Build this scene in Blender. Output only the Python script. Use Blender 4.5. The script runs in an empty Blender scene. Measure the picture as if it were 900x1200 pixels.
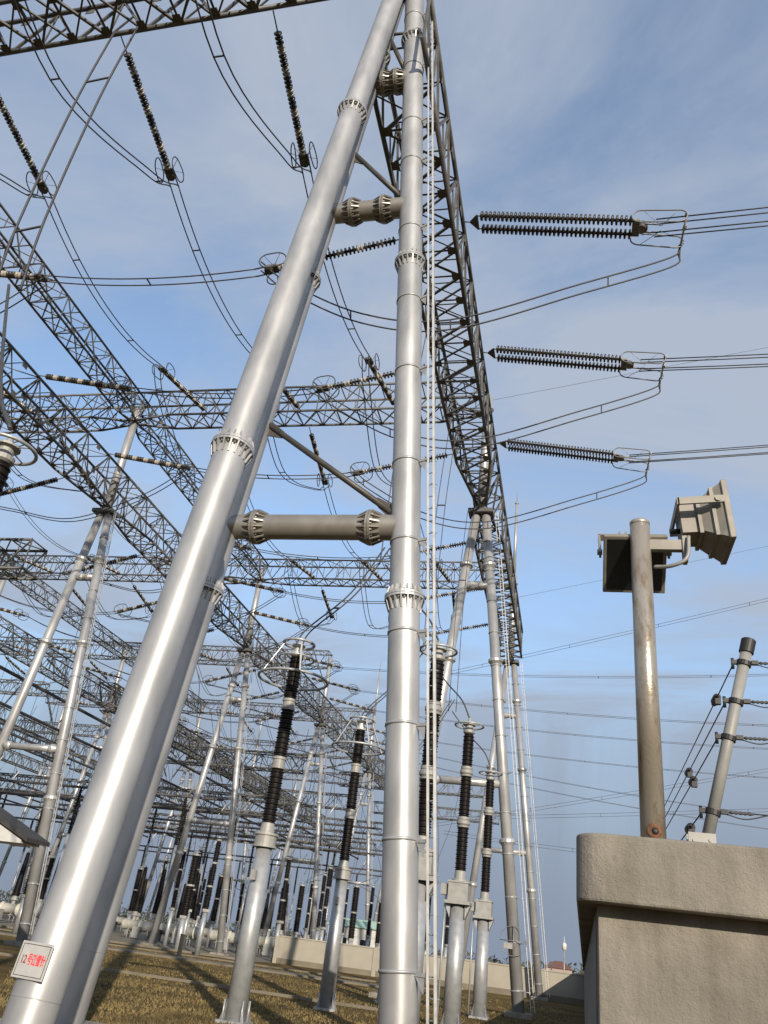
import bpy, math, random
from mathutils import Vector, Matrix, Quaternion
random.seed(7)
PI = math.pi
sc = bpy.context.scene
COL = sc.collection

# ------------------------------------------------------------------ camera
cd = bpy.data.cameras.new('camera')
cam = bpy.data.objects.new('camera', cd); COL.objects.link(cam); sc.camera = cam
cd.sensor_fit = 'VERTICAL'; cd.sensor_height = 36; cd.sensor_width = 27
cd.lens = 938 / 1200 * 36; cd.clip_start = .05; cd.clip_end = 6000
cU = Vector((223, -1718, 938)).normalized()
cB = Vector((220, 538, 938)); cB = (cB - cU * cB.dot(cU)).normalized()
cX = cB.cross(cU)
CAMH = 2.0
cam.matrix_world = Matrix(((cX[0], -cX[1], -cX[2], 0), (cB[0], -cB[1], -cB[2], 0), (cU[0], -cU[1], -cU[2], CAMH), (0, 0, 0, 1)))

# ------------------------------------------------------------------ sky, sun, exposure
SUN_EL = math.radians(18.5)
sunvec = Vector((.46, -.885, 0)).normalized() * math.cos(SUN_EL) + Vector((0, 0, math.sin(SUN_EL)))
w = bpy.data.worlds.new('World'); sc.world = w; w.use_nodes = True
nt = w.node_tree; nt.nodes.clear()
N = nt.nodes.new; LK = nt.links.new
wo = N('ShaderNodeOutputWorld'); bg = N('ShaderNodeBackground'); bg.inputs['Strength'].default_value = .15
sky = N('ShaderNodeTexSky'); sky.sky_type = 'NISHITA'; sky.sun_disc = False
sky.sun_elevation = SUN_EL; sky.sun_rotation = math.atan2(sunvec.x, sunvec.y)
sky.altitude = 50; sky.air_density = 1.0; sky.dust_density = 1.2; sky.ozone_density = 1.6
tc = N('ShaderNodeTexCoord')
sep = N('ShaderNodeSeparateXYZ'); LK(tc.outputs['Generated'], sep.inputs[0])
zc = N('ShaderNodeMath'); zc.operation = 'MAXIMUM'; zc.inputs[1].default_value = .25; LK(sep.outputs['Z'], zc.inputs[0])
dx = N('ShaderNodeMath'); dx.operation = 'DIVIDE'; LK(sep.outputs['X'], dx.inputs[0]); LK(zc.outputs[0], dx.inputs[1])
dy = N('ShaderNodeMath'); dy.operation = 'DIVIDE'; LK(sep.outputs['Y'], dy.inputs[0]); LK(zc.outputs[0], dy.inputs[1])
cmb = N('ShaderNodeCombineXYZ'); LK(dx.outputs[0], cmb.inputs[0]); LK(dy.outputs[0], cmb.inputs[1])
n1 = N('ShaderNodeTexNoise'); n1.inputs['Scale'].default_value = .95; n1.inputs['Detail'].default_value = 7; n1.inputs['Roughness'].default_value = .6
n1.inputs['Distortion'].default_value = .7
mp = N('ShaderNodeMapping'); mp.inputs['Location'].default_value = (12.5, -6.3, 0); mp.inputs['Rotation'].default_value = (0, 0, .5); mp.inputs['Scale'].default_value = (.75, 1.1, 1)
LK(cmb.outputs[0], mp.inputs[0]); LK(mp.outputs[0], n1.inputs['Vector'])
rp = N('ShaderNodeValToRGB'); rp.color_ramp.elements[0].position = .37; rp.color_ramp.elements[1].position = .59
rp.color_ramp.elements[0].color = (.12, .12, .12, 1); rp.color_ramp.elements[1].color = (.88, .88, .88, 1)
LK(n1.outputs['Fac'], rp.inputs[0])
mx = N('ShaderNodeMix'); mx.data_type = 'RGBA'
LK(rp.outputs[0], mx.inputs['Factor']); LK(sky.outputs[0], mx.inputs['A']); mx.inputs['B'].default_value = (1.78, 2.0, 2.38, 1)
hz = N('ShaderNodeMapRange'); hz.interpolation_type = 'SMOOTHSTEP'; hz.inputs['From Min'].default_value = .0; hz.inputs['From Max'].default_value = .5; hz.inputs['To Min'].default_value = 1; hz.inputs['To Max'].default_value = .0
LK(sep.outputs['Z'], hz.inputs['Value'])
mh = N('ShaderNodeMix'); mh.data_type = 'RGBA'; LK(hz.outputs[0], mh.inputs['Factor']); LK(mx.outputs['Result'], mh.inputs['A']); mh.inputs['B'].default_value = (.98, 1.19, 1.57, 1)
mx = mh
LK(mx.outputs['Result'], bg.inputs['Color']); LK(bg.outputs[0], wo.inputs['Surface'])

sl = bpy.data.lights.new('sun', 'SUN'); sl.energy = 3.3; sl.angle = math.radians(.6); sl.color = (1, .88, .72)
so = bpy.data.objects.new('sun', sl); COL.objects.link(so); so.location = sunvec * 60
so.rotation_euler = sunvec.to_track_quat('Z', 'Y').to_euler()
sc.view_settings.view_transform = 'Standard'; sc.view_settings.look = 'None'
sc.view_settings.exposure = .8; sc.view_settings.gamma = 1; sc.view_settings.use_curve_mapping = False
sc.cycles.max_bounces = 5; sc.cycles.volume_bounces = 0

# ------------------------------------------------------------------ materials
def mat(name, base, rough=.5, metal=0., var=.12, scale=3., detail=5, bump=0., bscale=40., stretch=(1, 1, 1), col2=None, spec=.5):
    m = bpy.data.materials.new(name); m.use_nodes = True
    t = m.node_tree; b = t.nodes['Principled BSDF']
    b.inputs['Roughness'].default_value = rough; b.inputs['Metallic'].default_value = metal
    b.inputs['Specular IOR Level'].default_value = spec
    co = t.nodes.new('ShaderNodeTexCoord'); mpn = t.nodes.new('ShaderNodeMapping'); mpn.inputs['Scale'].default_value = stretch
    t.links.new(co.outputs['Object'], mpn.inputs[0])
    nz = t.nodes.new('ShaderNodeTexNoise'); nz.inputs['Scale'].default_value = scale; nz.inputs['Detail'].default_value = detail
    t.links.new(mpn.outputs[0], nz.inputs['Vector'])
    r = t.nodes.new('ShaderNodeValToRGB')
    c2 = col2 or tuple(min(1, c * (1 + var)) for c in base)
    r.color_ramp.elements[0].position = .35; r.color_ramp.elements[1].position = .65
    r.color_ramp.elements[0].color = (*[c * (1 - var) for c in base], 1); r.color_ramp.elements[1].color = (*c2, 1)
    t.links.new(nz.outputs['Fac'], r.inputs[0]); t.links.new(r.outputs[0], b.inputs['Base Color'])
    rr = t.nodes.new('ShaderNodeMapRange'); rr.inputs['To Min'].default_value = max(.03, rough - .07); rr.inputs['To Max'].default_value = min(1, rough + .07)
    t.links.new(nz.outputs['Fac'], rr.inputs['Value']); t.links.new(rr.outputs[0], b.inputs['Roughness'])
    if bump:
        n2 = t.nodes.new('ShaderNodeTexNoise'); n2.inputs['Scale'].default_value = bscale; n2.inputs['Detail'].default_value = 6
        t.links.new(mpn.outputs[0], n2.inputs['Vector'])
        bp = t.nodes.new('ShaderNodeBump'); bp.inputs['Strength'].default_value = bump; bp.inputs['Distance'].default_value = .02
        t.links.new(n2.outputs['Fac'], bp.inputs['Height']); t.links.new(bp.outputs[0], b.inputs['Normal'])
    return m
M = {}
M['silver'] = mat('silver_paint', (.35, .354, .358), .43, .4, .18, 2.0, 8, bump=.04, bscale=18, stretch=(1, 1, .35))
M['galv'] = mat('galvanised_steel', (.34, .352, .36), .42, .4, .1, 5, 6)
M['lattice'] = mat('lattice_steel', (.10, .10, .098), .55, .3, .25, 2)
M['cable'] = mat('weathered_aluminium', (.055, .055, .058), .6, .3, .15, 4)
M['alu'] = mat('bright_aluminium', (.46, .46, .445), .45, .4, .1, 4)
M['black'] = mat('dark_porcelain', (.006, .0045, .004), .5, 0, .3, 6, spec=.25)
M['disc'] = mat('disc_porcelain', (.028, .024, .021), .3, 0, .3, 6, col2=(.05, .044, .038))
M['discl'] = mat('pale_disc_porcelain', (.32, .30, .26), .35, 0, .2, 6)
M['greypaint'] = mat('grey_paint', (.26, .26, .245), .5, .1, .1, 5)
M['joint'] = mat('cast_joint', (.24, .24, .225), .55, .1, .1, 5)
M['ringm'] = mat('ring_aluminium', (.2, .2, .2), .5, .4, .1, 4)
M['lamp'] = mat('lamp_enamel', (.21, .195, .168), .5, .1, .16, 9, 7)
M['strutpaint'] = mat('brown_grey_strut_paint', (.27, .255, .23), .42, .5, .12, 2.2, 8)  # darker, browner than the leg silver; struts and strut collars of the nearest support
M['darksteel'] = mat('dark_painted_steel', (.06, .055, .047), .5, .2, .2, 3)
M['beige'] = mat('beige_enamel', (.42, .405, .35), .45, 0, .08, 3)
M['darkgrey'] = mat('dark_grey_plastic', (.03, .032, .033), .5, 0, .2, 6)
M['rubber'] = mat('black_rubber', (.012, .012, .013), .55, 0, .2, 6)
M['pvc'] = mat('grey_pvc_pole', (.22, .22, .208), .5, 0, .14, 7, 7)
M['white'] = mat('white_enamel', (.48, .48, .465), .4, 0, .05, 5)
M['plate'] = mat('plate_enamel', (.36, .355, .345), .4, 0, .06, 8)
M['red'] = mat('red_print', (.62, .03, .04), .5, 0, .05, 5)
M['darkred'] = mat('dark_red_print', (.22, .03, .035), .5, 0, .05, 5)
M['ink'] = mat('dark_print', (.06, .05, .05), .5, 0, .05, 5)
M['render'] = mat('wall_render', (.29, .268, .222), .9, 0, .09, .6, 8, .25, 9)
M['roof'] = mat('dark_roof_sheet', (.035, .032, .03), .7, 0, .2, 3)
M['redroof'] = mat('red_roof_tile', (.12, .06, .05), .8, 0, .2, 3)
M['glassdark'] = mat('dark_window_glass', (.012, .013, .014), .25, 0, .1, 2)
M['path'] = mat('concrete_path', (.15, .13, .095), .9, 0, .15, 1.2, 8, .3, 15)
M['foliage'] = mat('far_foliage', (.05, .055, .035), .9, 0, .35, 1.5)

def concrete():
    m = mat('rough_concrete', (.225, .211, .184), .95, 0, .14, 3, 10)
    t = m.node_tree; b = t.nodes['Principled BSDF']; co = t.nodes.new('ShaderNodeTexCoord')
    def nz(sc_, det, ro=.6, st=None):
        n = t.nodes.new('ShaderNodeTexNoise'); n.inputs['Scale'].default_value = sc_; n.inputs['Detail'].default_value = det; n.inputs['Roughness'].default_value = ro
        if st:
            mpn = t.nodes.new('ShaderNodeMapping'); mpn.inputs['Scale'].default_value = st; t.links.new(co.outputs['Object'], mpn.inputs[0]); t.links.new(mpn.outputs[0], n.inputs['Vector'])
        else: t.links.new(co.outputs['Object'], n.inputs['Vector'])
        return n
    coarse, fine = nz(38, 8, .72), nz(150, 5, .7)
    v = t.nodes.new('ShaderNodeTexVoronoi'); v.inputs['Scale'].default_value = 26; v.inputs['Randomness'].default_value = 1; t.links.new(co.outputs['Object'], v.inputs['Vector'])
    pit = t.nodes.new('ShaderNodeMapRange'); pit.inputs['From Min'].default_value = .03; pit.inputs['From Max'].default_value = .11; t.links.new(v.outputs['Distance'], pit.inputs['Value'])
    add = t.nodes.new('ShaderNodeMath'); add.operation = 'MULTIPLY_ADD'; add.inputs[1].default_value = .4; t.links.new(fine.outputs['Fac'], add.inputs[0]); t.links.new(coarse.outputs['Fac'], add.inputs[2])
    ad2 = t.nodes.new('ShaderNodeMath'); ad2.operation = 'MULTIPLY_ADD'; ad2.inputs[1].default_value = .25; t.links.new(pit.outputs[0], ad2.inputs[0]); t.links.new(add.outputs[0], ad2.inputs[2])
    bp = t.nodes.new('ShaderNodeBump'); bp.inputs['Strength'].default_value = .9; bp.inputs['Distance'].default_value = .013; t.links.new(ad2.outputs[0], bp.inputs['Height']); t.links.new(bp.outputs[0], b.inputs['Normal'])
    # stains: vertical rain streaks and dirt blotches
    st, bl = nz(7, 6, .6, (1, 1, .12)), nz(1.7, 7, .65)
    mu = t.nodes.new('ShaderNodeMath'); mu.operation = 'MULTIPLY'; t.links.new(st.outputs['Fac'], mu.inputs[0]); t.links.new(bl.outputs['Fac'], mu.inputs[1])
    rg = t.nodes.new('ShaderNodeValToRGB'); e = rg.color_ramp.elements; e[0].position = .17; e[0].color = (1.12, 1.1, 1.08, 1); e[1].position = .36; e[1].color = (.72, .7, .65, 1); t.links.new(mu.outputs[0], rg.inputs[0])
    mm = t.nodes.new('ShaderNodeMix'); mm.data_type = 'RGBA'; mm.blend_type = 'MULTIPLY'; mm.inputs['Factor'].default_value = 1
    old = b.inputs['Base Color'].links[0].from_socket; t.links.new(old, mm.inputs['A']); t.links.new(rg.outputs[0], mm.inputs['B']); t.links.new(mm.outputs['Result'], b.inputs['Base Color'])
    return m
M['concrete'] = concrete()

def grassmat():
    m = bpy.data.materials.new('dry_grass'); m.use_nodes = True
    t = m.node_tree; b = t.nodes['Principled BSDF']; b.inputs['Roughness'].default_value = 1; b.inputs['Specular IOR Level'].default_value = .1
    co = t.nodes.new('ShaderNodeTexCoord')
    def nz(s, d, r=.6):
        n = t.nodes.new('ShaderNodeTexNoise'); n.inputs['Scale'].default_value = s; n.inputs['Detail'].default_value = d; n.inputs['Roughness'].default_value = r
        t.links.new(co.outputs['Object'], n.inputs['Vector']); return n
    a, c = nz(.28, 6), nz(7, 8, .75)
    r1 = t.nodes.new('ShaderNodeValToRGB'); e = r1.color_ramp.elements
    e[0].position = .36; e[0].color = (.08, .062, .024, 1); e[1].position = .66; e[1].color = (.20, .138, .055, 1)
    t.links.new(a.outputs['Fac'], r1.inputs[0])
    r2 = t.nodes.new('ShaderNodeValToRGB'); e = r2.color_ramp.elements
    e[0].position = .35; e[0].color = (.45, .42, .38, 1); e[1].position = .7; e[1].color = (1.35, 1.3, 1.15, 1)
    t.links.new(c.outputs['Fac'], r2.inputs[0])
    mu = t.nodes.new('ShaderNodeMix'); mu.data_type = 'RGBA'; mu.blend_type = 'MULTIPLY'; mu.inputs['Factor'].default_value = 1
    t.links.new(r1.outputs[0], mu.inputs['A']); t.links.new(r2.outputs[0], mu.inputs['B']); t.links.new(mu.outputs['Result'], b.inputs['Base Color'])
    bp = t.nodes.new('ShaderNodeBump'); bp.inputs['Strength'].default_value = .9; bp.inputs['Distance'].default_value = .06
    t.links.new(c.outputs['Fac'], bp.inputs['Height']); t.links.new(bp.outputs[0], b.inputs['Normal'])
    return m
M['grass'] = grassmat(); M['tuft'] = mat('dry_grass_blades', (.135, .102, .042), 1, 0, .45, .5)

def rustpole():
    m = mat('weathered_steel_pole', (.40, .365, .31), .3, .55, .15, 5, 8, stretch=(1, 1, .3))
    t = m.node_tree; b = t.nodes['Principled BSDF']; co = t.nodes.new('ShaderNodeTexCoord')
    n = t.nodes.new('ShaderNodeTexNoise'); n.inputs['Scale'].default_value = 14; n.inputs['Detail'].default_value = 9; n.inputs['Roughness'].default_value = .7
    mp_ = t.nodes.new('ShaderNodeMapping'); mp_.inputs['Scale'].default_value = (1, 1, .35); t.links.new(co.outputs['Object'], mp_.inputs[0]); t.links.new(mp_.outputs[0], n.inputs['Vector'])
    r = t.nodes.new('ShaderNodeValToRGB'); e = r.color_ramp.elements; e[0].position = .5; e[0].color = (1, 1, 1, 1); e[1].position = .66; e[1].color = (.62, .5, .36, 1); t.links.new(n.outputs['Fac'], r.inputs[0])
    mm = t.nodes.new('ShaderNodeMix'); mm.data_type = 'RGBA'; mm.blend_type = 'MULTIPLY'; mm.inputs['Factor'].default_value = 1
    old = b.inputs['Base Color'].links[0].from_socket; t.links.new(old, mm.inputs['A']); t.links.new(r.outputs[0], mm.inputs['B']); t.links.new(mm.outputs['Result'], b.inputs['Base Color'])
    n2 = t.nodes.new('ShaderNodeTexNoise'); n2.inputs['Scale'].default_value = 55; n2.inputs['Detail'].default_value = 6; t.links.new(co.outputs['Object'], n2.inputs['Vector'])
    bp = t.nodes.new('ShaderNodeBump'); bp.inputs['Strength'].default_value = .35; bp.inputs['Distance'].default_value = .004; t.links.new(n2.outputs['Fac'], bp.inputs['Height']); t.links.new(bp.outputs[0], b.inputs['Normal'])
    return m
M['rust'] = rustpole(); M['rustred'] = mat('red_rust', (.12, .055, .025), .9, 0, .4, 40)

# ------------------------------------------------------------------ mesh builder
CH = {}
class B:
    def __init__(s): s.v = []; s.f = []; s.sm = []
    def ring(s, c, u, v, r, n):
        i0 = len(s.v)
        for k in range(n):
            a = 2 * PI * k / n; s.v.append(c + u * (r * math.cos(a)) + v * (r * math.sin(a)))
        return i0
    @staticmethod
    def frame(d):
        d = Vector(d).normalized(); q = Vector((0, 0, 1)) if abs(d.z) < .9 else Vector((1, 0, 0))
        u = d.cross(q).normalized(); return u, d.cross(u).normalized()
    def join(s, a, b, n, smooth=True):
        for k in range(n):
            s.f.append((a + k, a + (k + 1) % n, b + (k + 1) % n, b + k)); s.sm.append(smooth)
    def cap(s, a, n, rev=False):
        idx = list(range(a, a + n)); s.f.append(tuple(idx[::-1] if rev else idx)); s.sm.append(False)
    def tube(s, p, q, r, r2=None, n=10, caps=True):
        p, q = Vector(p), Vector(q); u, v = s.frame(q - p)
        a = s.ring(p, u, v, r, n); b = s.ring(q, u, v, r if r2 is None else r2, n)
        s.join(a, b, n)
        if caps: s.cap(a, n, True); s.cap(b, n)
        return s
    def lathe(s, p, d, prof, n=14, smooth=True):           # prof: (along, radius)
        p = Vector(p); d = Vector(d).normalized(); u, v = s.frame(d); prev = None
        for i, (t, r) in enumerate(prof):
            a = s.ring(p + d * t, u, v, max(r, .0005), n)
            if prev is not None: s.join(prev, a, n, smooth)
            else: s.cap(a, n, True)
            prev = a
        s.cap(prev, n); return s
    def sweep(s, pts, r, n=6, closed=False):
        pts = [Vector(p) for p in pts]; m = len(pts); rings = []
        d0 = (pts[1] - pts[0]).normalized(); u, v = s.frame(d0)
        for i, p in enumerate(pts):
            if closed: d = (pts[(i + 1) % m] - pts[i - 1]).normalized()
            else: d = (pts[min(i + 1, m - 1)] - pts[max(i - 1, 0)]).normalized()
            u = (u - d * u.dot(d)).normalized(); v = d.cross(u)
            rings.append(s.ring(p, u, v, r, n))
        for i in range(m - 1): s.join(rings[i], rings[i + 1], n)
        if closed: s.join(rings[-1], rings[0], n)
        else: s.cap(rings[0], n, True); s.cap(rings[-1], n)
        return s
    def box(s, c, h, R=None):
        c = Vector(c); i0 = len(s.v)
        for x in (-1, 1):
            for y in (-1, 1):
                for z in (-1, 1):
                    o = Vector((x * h[0], y * h[1], z * h[2])); s.v.append(c + (R @ o if R else o))
        for f in ((0, 1, 3, 2), (4, 6, 7, 5), (0, 4, 5, 1), (2, 3, 7, 6), (0, 2, 6, 4), (1, 5, 7, 3)):
            s.f.append(tuple(i0 + k for k in f)); s.sm.append(False)
        return s
    def bar(s, p, q, w, t=None):                           # rectangular bar
        p, q = Vector(p), Vector(q); d = (q - p); u, v = s.frame(d); t = t or w
        R = Matrix((u, v, d.normalized())).transposed()
        return s.box((p + q) / 2, (w / 2, t / 2, d.length / 2), R)
    def angle(s, p, q, w, t=.012):                         # L section
        p, q = Vector(p), Vector(q); d = q - p; u, v = s.frame(d); R = Matrix((u, v, d.normalized())).transposed()
        c = (p + q) / 2
        s.box(c, (w / 2, t / 2, d.length / 2), R); s.box(c + u * (-w / 2) + v * (w / 2), (t / 2, w / 2, d.length / 2), R); return s
    def prism(s, poly, off):
        off = Vector(off); i0 = len(s.v); n = len(poly)
        for p in poly: s.v.append(Vector(p))
        for p in poly: s.v.append(Vector(p) + off)
        s.f.append(tuple(range(i0, i0 + n))[::-1]); s.f.append(tuple(range(i0 + n, i0 + 2 * n))); s.sm += [False] * 2
        for k in range(n):
            s.f.append((i0 + k, i0 + (k + 1) % n, i0 + n + (k + 1) % n, i0 + n + k)); s.sm.append(False)
        return s
    def mesh(s, name, m):
        me = bpy.data.meshes.new(name); me.from_pydata([tuple(v) for v in s.v], [], s.f)
        me.polygons.foreach_set('use_smooth', s.sm); me.materials.append(m); me.update(); return me
    def obj(s, name, m, parent=None, loc=None):
        o = bpy.data.objects.new(name, s.mesh(name, M[m] if isinstance(m, str) else m)); COL.objects.link(o)
        if parent: o.parent = parent; CH.setdefault(parent.name, []).append(o)
        if loc: o.location = loc
        return o
def inst(name, me, parent=None, mw=None):
    o = bpy.data.objects.new(name, me); COL.objects.link(o)
    if parent: o.parent = parent; CH.setdefault(parent.name, []).append(o)
    if mw is not None: o.matrix_local = mw
    return o
def empty(name, loc=(0, 0, 0), rz=0):
    o = bpy.data.objects.new(name, None); COL.objects.link(o); o.location = loc; o.rotation_euler = (0, 0, rz); o.empty_display_size = .5
    return o
def tag(o, label, cat, group=None):
    o['label'] = label; o['category'] = cat
    if group: o['group'] = group
    return o
def kind(o, k): o['kind'] = k; return o
def copy_tree(o, parent=None):
    c = o.copy(); COL.objects.link(c); c.parent = parent
    if parent: CH.setdefault(parent.name, []).append(c)
    for ch in CH.get(o.name, []): copy_tree(ch, c)
    return c
def arc(p, q, sag, n=16):
    p, q = Vector(p), Vector(q)
    return [p.lerp(q, i / n) + Vector((0, 0, -4 * sag * (i / n) * (1 - i / n))) for i in range(n + 1)]
def bez(pts, n=8):                                         # Catmull-Rom through points
    pts = [Vector(p) for p in pts]; P_ = [pts[0] * 2 - pts[1]] + pts + [pts[-1] * 2 - pts[-2]]; out = []
    for i in range(1, len(P_) - 2):
        a, b, c, d = P_[i - 1:i + 3]
        for k in range(n):
            t = k / n
            out.append(.5 * ((2 * b) + (c - a) * t + (2 * a - 5 * b + 4 * c - d) * t * t + (3 * b - a - 3 * c + d) * t ** 3))
    out.append(pts[-1]); return out
def ordw(i): return ['nearest', 'second', 'third', 'fourth', 'fifth', 'sixth', 'seventh', 'eighth'][i]

def at(x, y, Y):
    d = Vector((x - 450, y - 600, 938)); k = Y / cB.dot(d); return Vector((cX.dot(d) * k, Y, CAMH + cU.dot(d) * k))

# ------------------------------------------------------------------ ground
g = B(); g.v = [Vector(p) for p in ((-1500, -300, 0), (1500, -300, 0), (1500, 2500, 0), (-1500, 2500, 0))]; g.f = [(0, 1, 2, 3)]; g.sm = [False]
kind(g.obj('ground', 'grass'), 'structure')
def strip(name, m, x0, x1, y0, y1, z, rz=0):
    b = B(); b.box((0, 0, 0), ((x1 - x0) / 2, (y1 - y0) / 2, z / 2)); o = b.obj(name, m, loc=((x0 + x1) / 2, (y0 + y1) / 2, z / 2)); o.rotation_euler.z = rz
    return kind(o, 'structure')
strip('path', 'path', -75, -8.2, 52.5, 54.6, .10)
strip('path', 'path', -90, -8.6, 60.5, 61.0, .08)
strip('cable_trench_edge', 'path', -60, -5.4, 33.6, 33.72, .1)
strip('cable_trench_edge', 'path', -60, -24.6, 66.3, 66.9, .14)
strip('gravel_yard', 'path', -160, -24, 67.5, 175, .03)

tf = B()
for k in range(40000):
    y = 17 + 45 * random.random() ** 1.6; x = random.uniform(-.62, .02) * y - 1
    if 33.4 < y < 34 or 52.3 < y < 54.8 or 60.3 < y < 61.4: continue
    h_ = random.uniform(.03, .09); a = random.random() * PI; w_ = random.uniform(.015, .04); i0 = len(tf.v)
    tf.v += [Vector((x - w_ * math.cos(a), y - w_ * math.sin(a), -.01)), Vector((x + w_ * math.cos(a), y + w_ * math.sin(a), -.01)), Vector((x + random.uniform(-.06, .06), y + random.uniform(-.06, .06), h_))]
    tf.f.append((i0, i0 + 1, i0 + 2)); tf.sm.append(False)
o = tf.obj('grass_tufts', 'tuft'); kind(o, 'stuff'); tag(o, 'dry yellow grass tufts on the lawn', 'grass')

# ------------------------------------------------------------------ gantry supports (tubular A-frames)
def collar_prof(b, c, d, r, up=.22, dn=.3, nr=18, fr=1.3):
    """two bolted flange discs with a crown of rib plates above and below; d points up the pipe"""
    c = Vector(c); d = Vector(d).normalized(); u, v = b.frame(d); R = r * fr
    b.lathe(c - d * .055, d, [(0, r * .99), (0, R), (.05, R), (.05, r * .99)], 28, False)
    b.lathe(c + d * .005, d, [(0, r * .99), (0, R), (.05, R), (.05, r * .99)], 28, False)
    for k in range(nr):
        a = 2 * PI * k / nr; e = u * math.cos(a) + v * math.sin(a); t = d.cross(e) * .03
        b.prism([c + e * (r * .98) + d * .055 - t / 2, c + e * (R * .99) + d * .055 - t / 2, c + e * (r * 1.1) + d * up - t / 2, c + e * (r * .98) + d * up - t / 2], t)
        b.prism([c + e * (r * .98) - d * .055 - t / 2, c + e * (r * .98) - d * dn - t / 2, c + e * (r * 1.06) - d * dn - t / 2, c + e * (R * .99) - d * .055 - t / 2], t)
        a2 = a + PI / nr; e2 = u * math.cos(a2) + v * math.sin(a2)
        b.tube(c + e2 * (R * .86) - d * .10, c + e2 * (R * .86) + d * .10, .022, n=5)
    return b
def collar_lo(b, c, d, r):
    c = Vector(c); d = Vector(d).normalized(); R = r * 1.4
    b.lathe(c - d * .2, d, [(0, r), (.13, R * .93), (.13, R), (.27, R), (.27, R * .93), (.36, r)], 14, False); return b
def S1():
    rt = empty('gantry_support', (-5.6, 15, 0))
    tag(rt, 'huge silver tubular lightning-mast support with three leaning legs, nearest the camera', 'gantry support', 'tubular supports of the gantries')
    r = .32; top = 35.0
    legs = {'right': (Vector((2.96, 0, 0)), Vector((-.10, 0, top))), 'left': (Vector((-2.98, 0, 0)), Vector((-.02, 0, top))), 'front': (Vector((-1.0, -4.41, 0)), Vector((0, -.15, top)))}
    L = {}
    for nm, (p, q) in legs.items():
        d = (q - p).normalized()
        rr = r
        lg = B().tube(p, q, rr, n=40, caps=False).obj('leg', 'silver', rt)
        L[nm] = (p, q, d)
        at = lambda z: p + (q - p) * (z / top)
        zs = {'right': (8.35, 18.0, 28.2), 'left': (8.45, 17.7, 27.6), 'front': (10.0, 22.15, 31.0)}[nm]
        for z in zs: collar_prof(B(), at(z), d, rr).obj('flange_collar', 'silver', lg)
        if nm == 'right':
            for z in (1.70, 3.72, 5.75, 7.6, 9.65, 11.65, 14.3, 16.6, 19.2, 22.0, 23.8, 26.6, 29.4):
                cb = B(); c = at(z); cb.lathe(c - d * .025, d, [(0, r), (0, r + .018), (.05, r + .018), (.05, r)], 40)
                e = Vector((.92, -.39, 0)).normalized()
                cb.box(c + e * (r + .10), (.11, .02, .03), Matrix.Rotation(math.atan2(e.y, e.x), 3, 'Z'))
                cb.prism([c + e * (r + .0) + Vector((0, 0, -.02)), c + e * (r + .18) + Vector((0, 0, -.02)), c + e * (r + .18) + Vector((0, 0, -.26))], Vector((.012, .03, 0)))
                cb.obj('clamp_band', 'galv', lg)
        else:
            sb = B(); c = at(.95 if nm == 'front' else 1.4); sb.lathe(c - d * .006, d, [(0, rr), (0, rr + .003), (.012, rr + .003), (.012, rr)], 40); sb.obj('weld_seam', 'galv', lg)
        B().box(p + Vector((0, 0, .1)), (.75, .75, .16)).obj('footing', 'concrete', lg)
    P = lambda nm, z: L[nm][0] + (L[nm][1] - L[nm][0]) * (z / top)
    for z, rs in ((10.02, .285), (20.2, .285), (26.1, .285)):
        a, b_ = P('left', z), P('right', z); d = (b_ - a).normalized()
        st = B().tube(a, b_, rs, n=32, caps=False).obj('strut', 'strutpaint', rt)
        ends = (.78, (b_ - a).length - .78) if z < 25 else (.5, (b_ - a).length - .52)
        for t in ends:
            collar_prof(B(), a + d * t, d, rs, .25, .25, 16, 1.4).obj('flange_collar', 'strutpaint', st)
    for z0, z1, rb in ((12.85, 10.35, .072), (22.75, 20.6, .072), (28.4, 26.6, .072)):
        a, b_ = P('left', z0) + Vector((.28, 0, 0)), P('right', z1) + Vector((-.26, 0, 0)); d = (b_ - a).normalized()
        br = B().tube(a, b_, rb, n=14).obj('knee_brace', 'darksteel', rt)
        gp = B(); nrm = Vector((0, .012, 0))
        gp.prism([a - d * .15 + Vector((-.1, 0, .25)), a + d * .55 + Vector((0, 0, .1)), a + d * .5 + Vector((0, 0, -.1)), a - d * .05 + Vector((-.05, 0, -.32))], Vector((0, .03, 0)))
        gp.obj('gusset_plate', 'darksteel', br); gp = B()
        gp.prism([b_ + d * .12 + Vector((.05, 0, -.26)), b_ - d * .5 + Vector((0, 0, -.1)), b_ - d * .55 + Vector((0, 0, .12)), b_ + d * .05 + Vector((.1, 0, .16))], Vector((0, .03, 0)))
        gp.obj('gusset_plate', 'darksteel', br)
    B().tube(P('left', 28.75), P('right', 28.75), .05, n=8).obj('tie_rod', 'lattice', rt)
    # climbing rail on the right leg
    p, q, d = L['right']; e = Vector((.92, -.39, 0)).normalized()
    ld = empty('ladder'); ld.parent = rt; CH.setdefault(rt.name, []).append(ld)
    off1, off2 = e * .57, e * .72
    B().bar(p + off1 + d * .3, q + off1 - d * 2, .035, .045).obj('rail', 'alu', ld)
    B().bar(p + off2 + d * .3, q + off2 - d * 2, .085, .05).obj('rail', 'alu', ld)
    rg = B()
    n = int((top - 3) / .3)
    for k in range(n):
        c = p + d * (.5 + k * .3); rg.tube(c + off1, c + off2 + e * (.02), .012, n=5)
        if k % 2: rg.tube(c + off2 - Vector((.07, .03, 0)), c + off2 + Vector((.07, .03, 0)), .01, n=5)
    kind(rg.obj('rungs', 'galv', ld), 'stuff')
    # mast above the apex
    B().tube((-.06, -.05, 34.4), (-.06, -.05, 44), .25, .12, n=20).obj('lightning_mast', 'silver', rt)
    return rt
S1()

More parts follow.
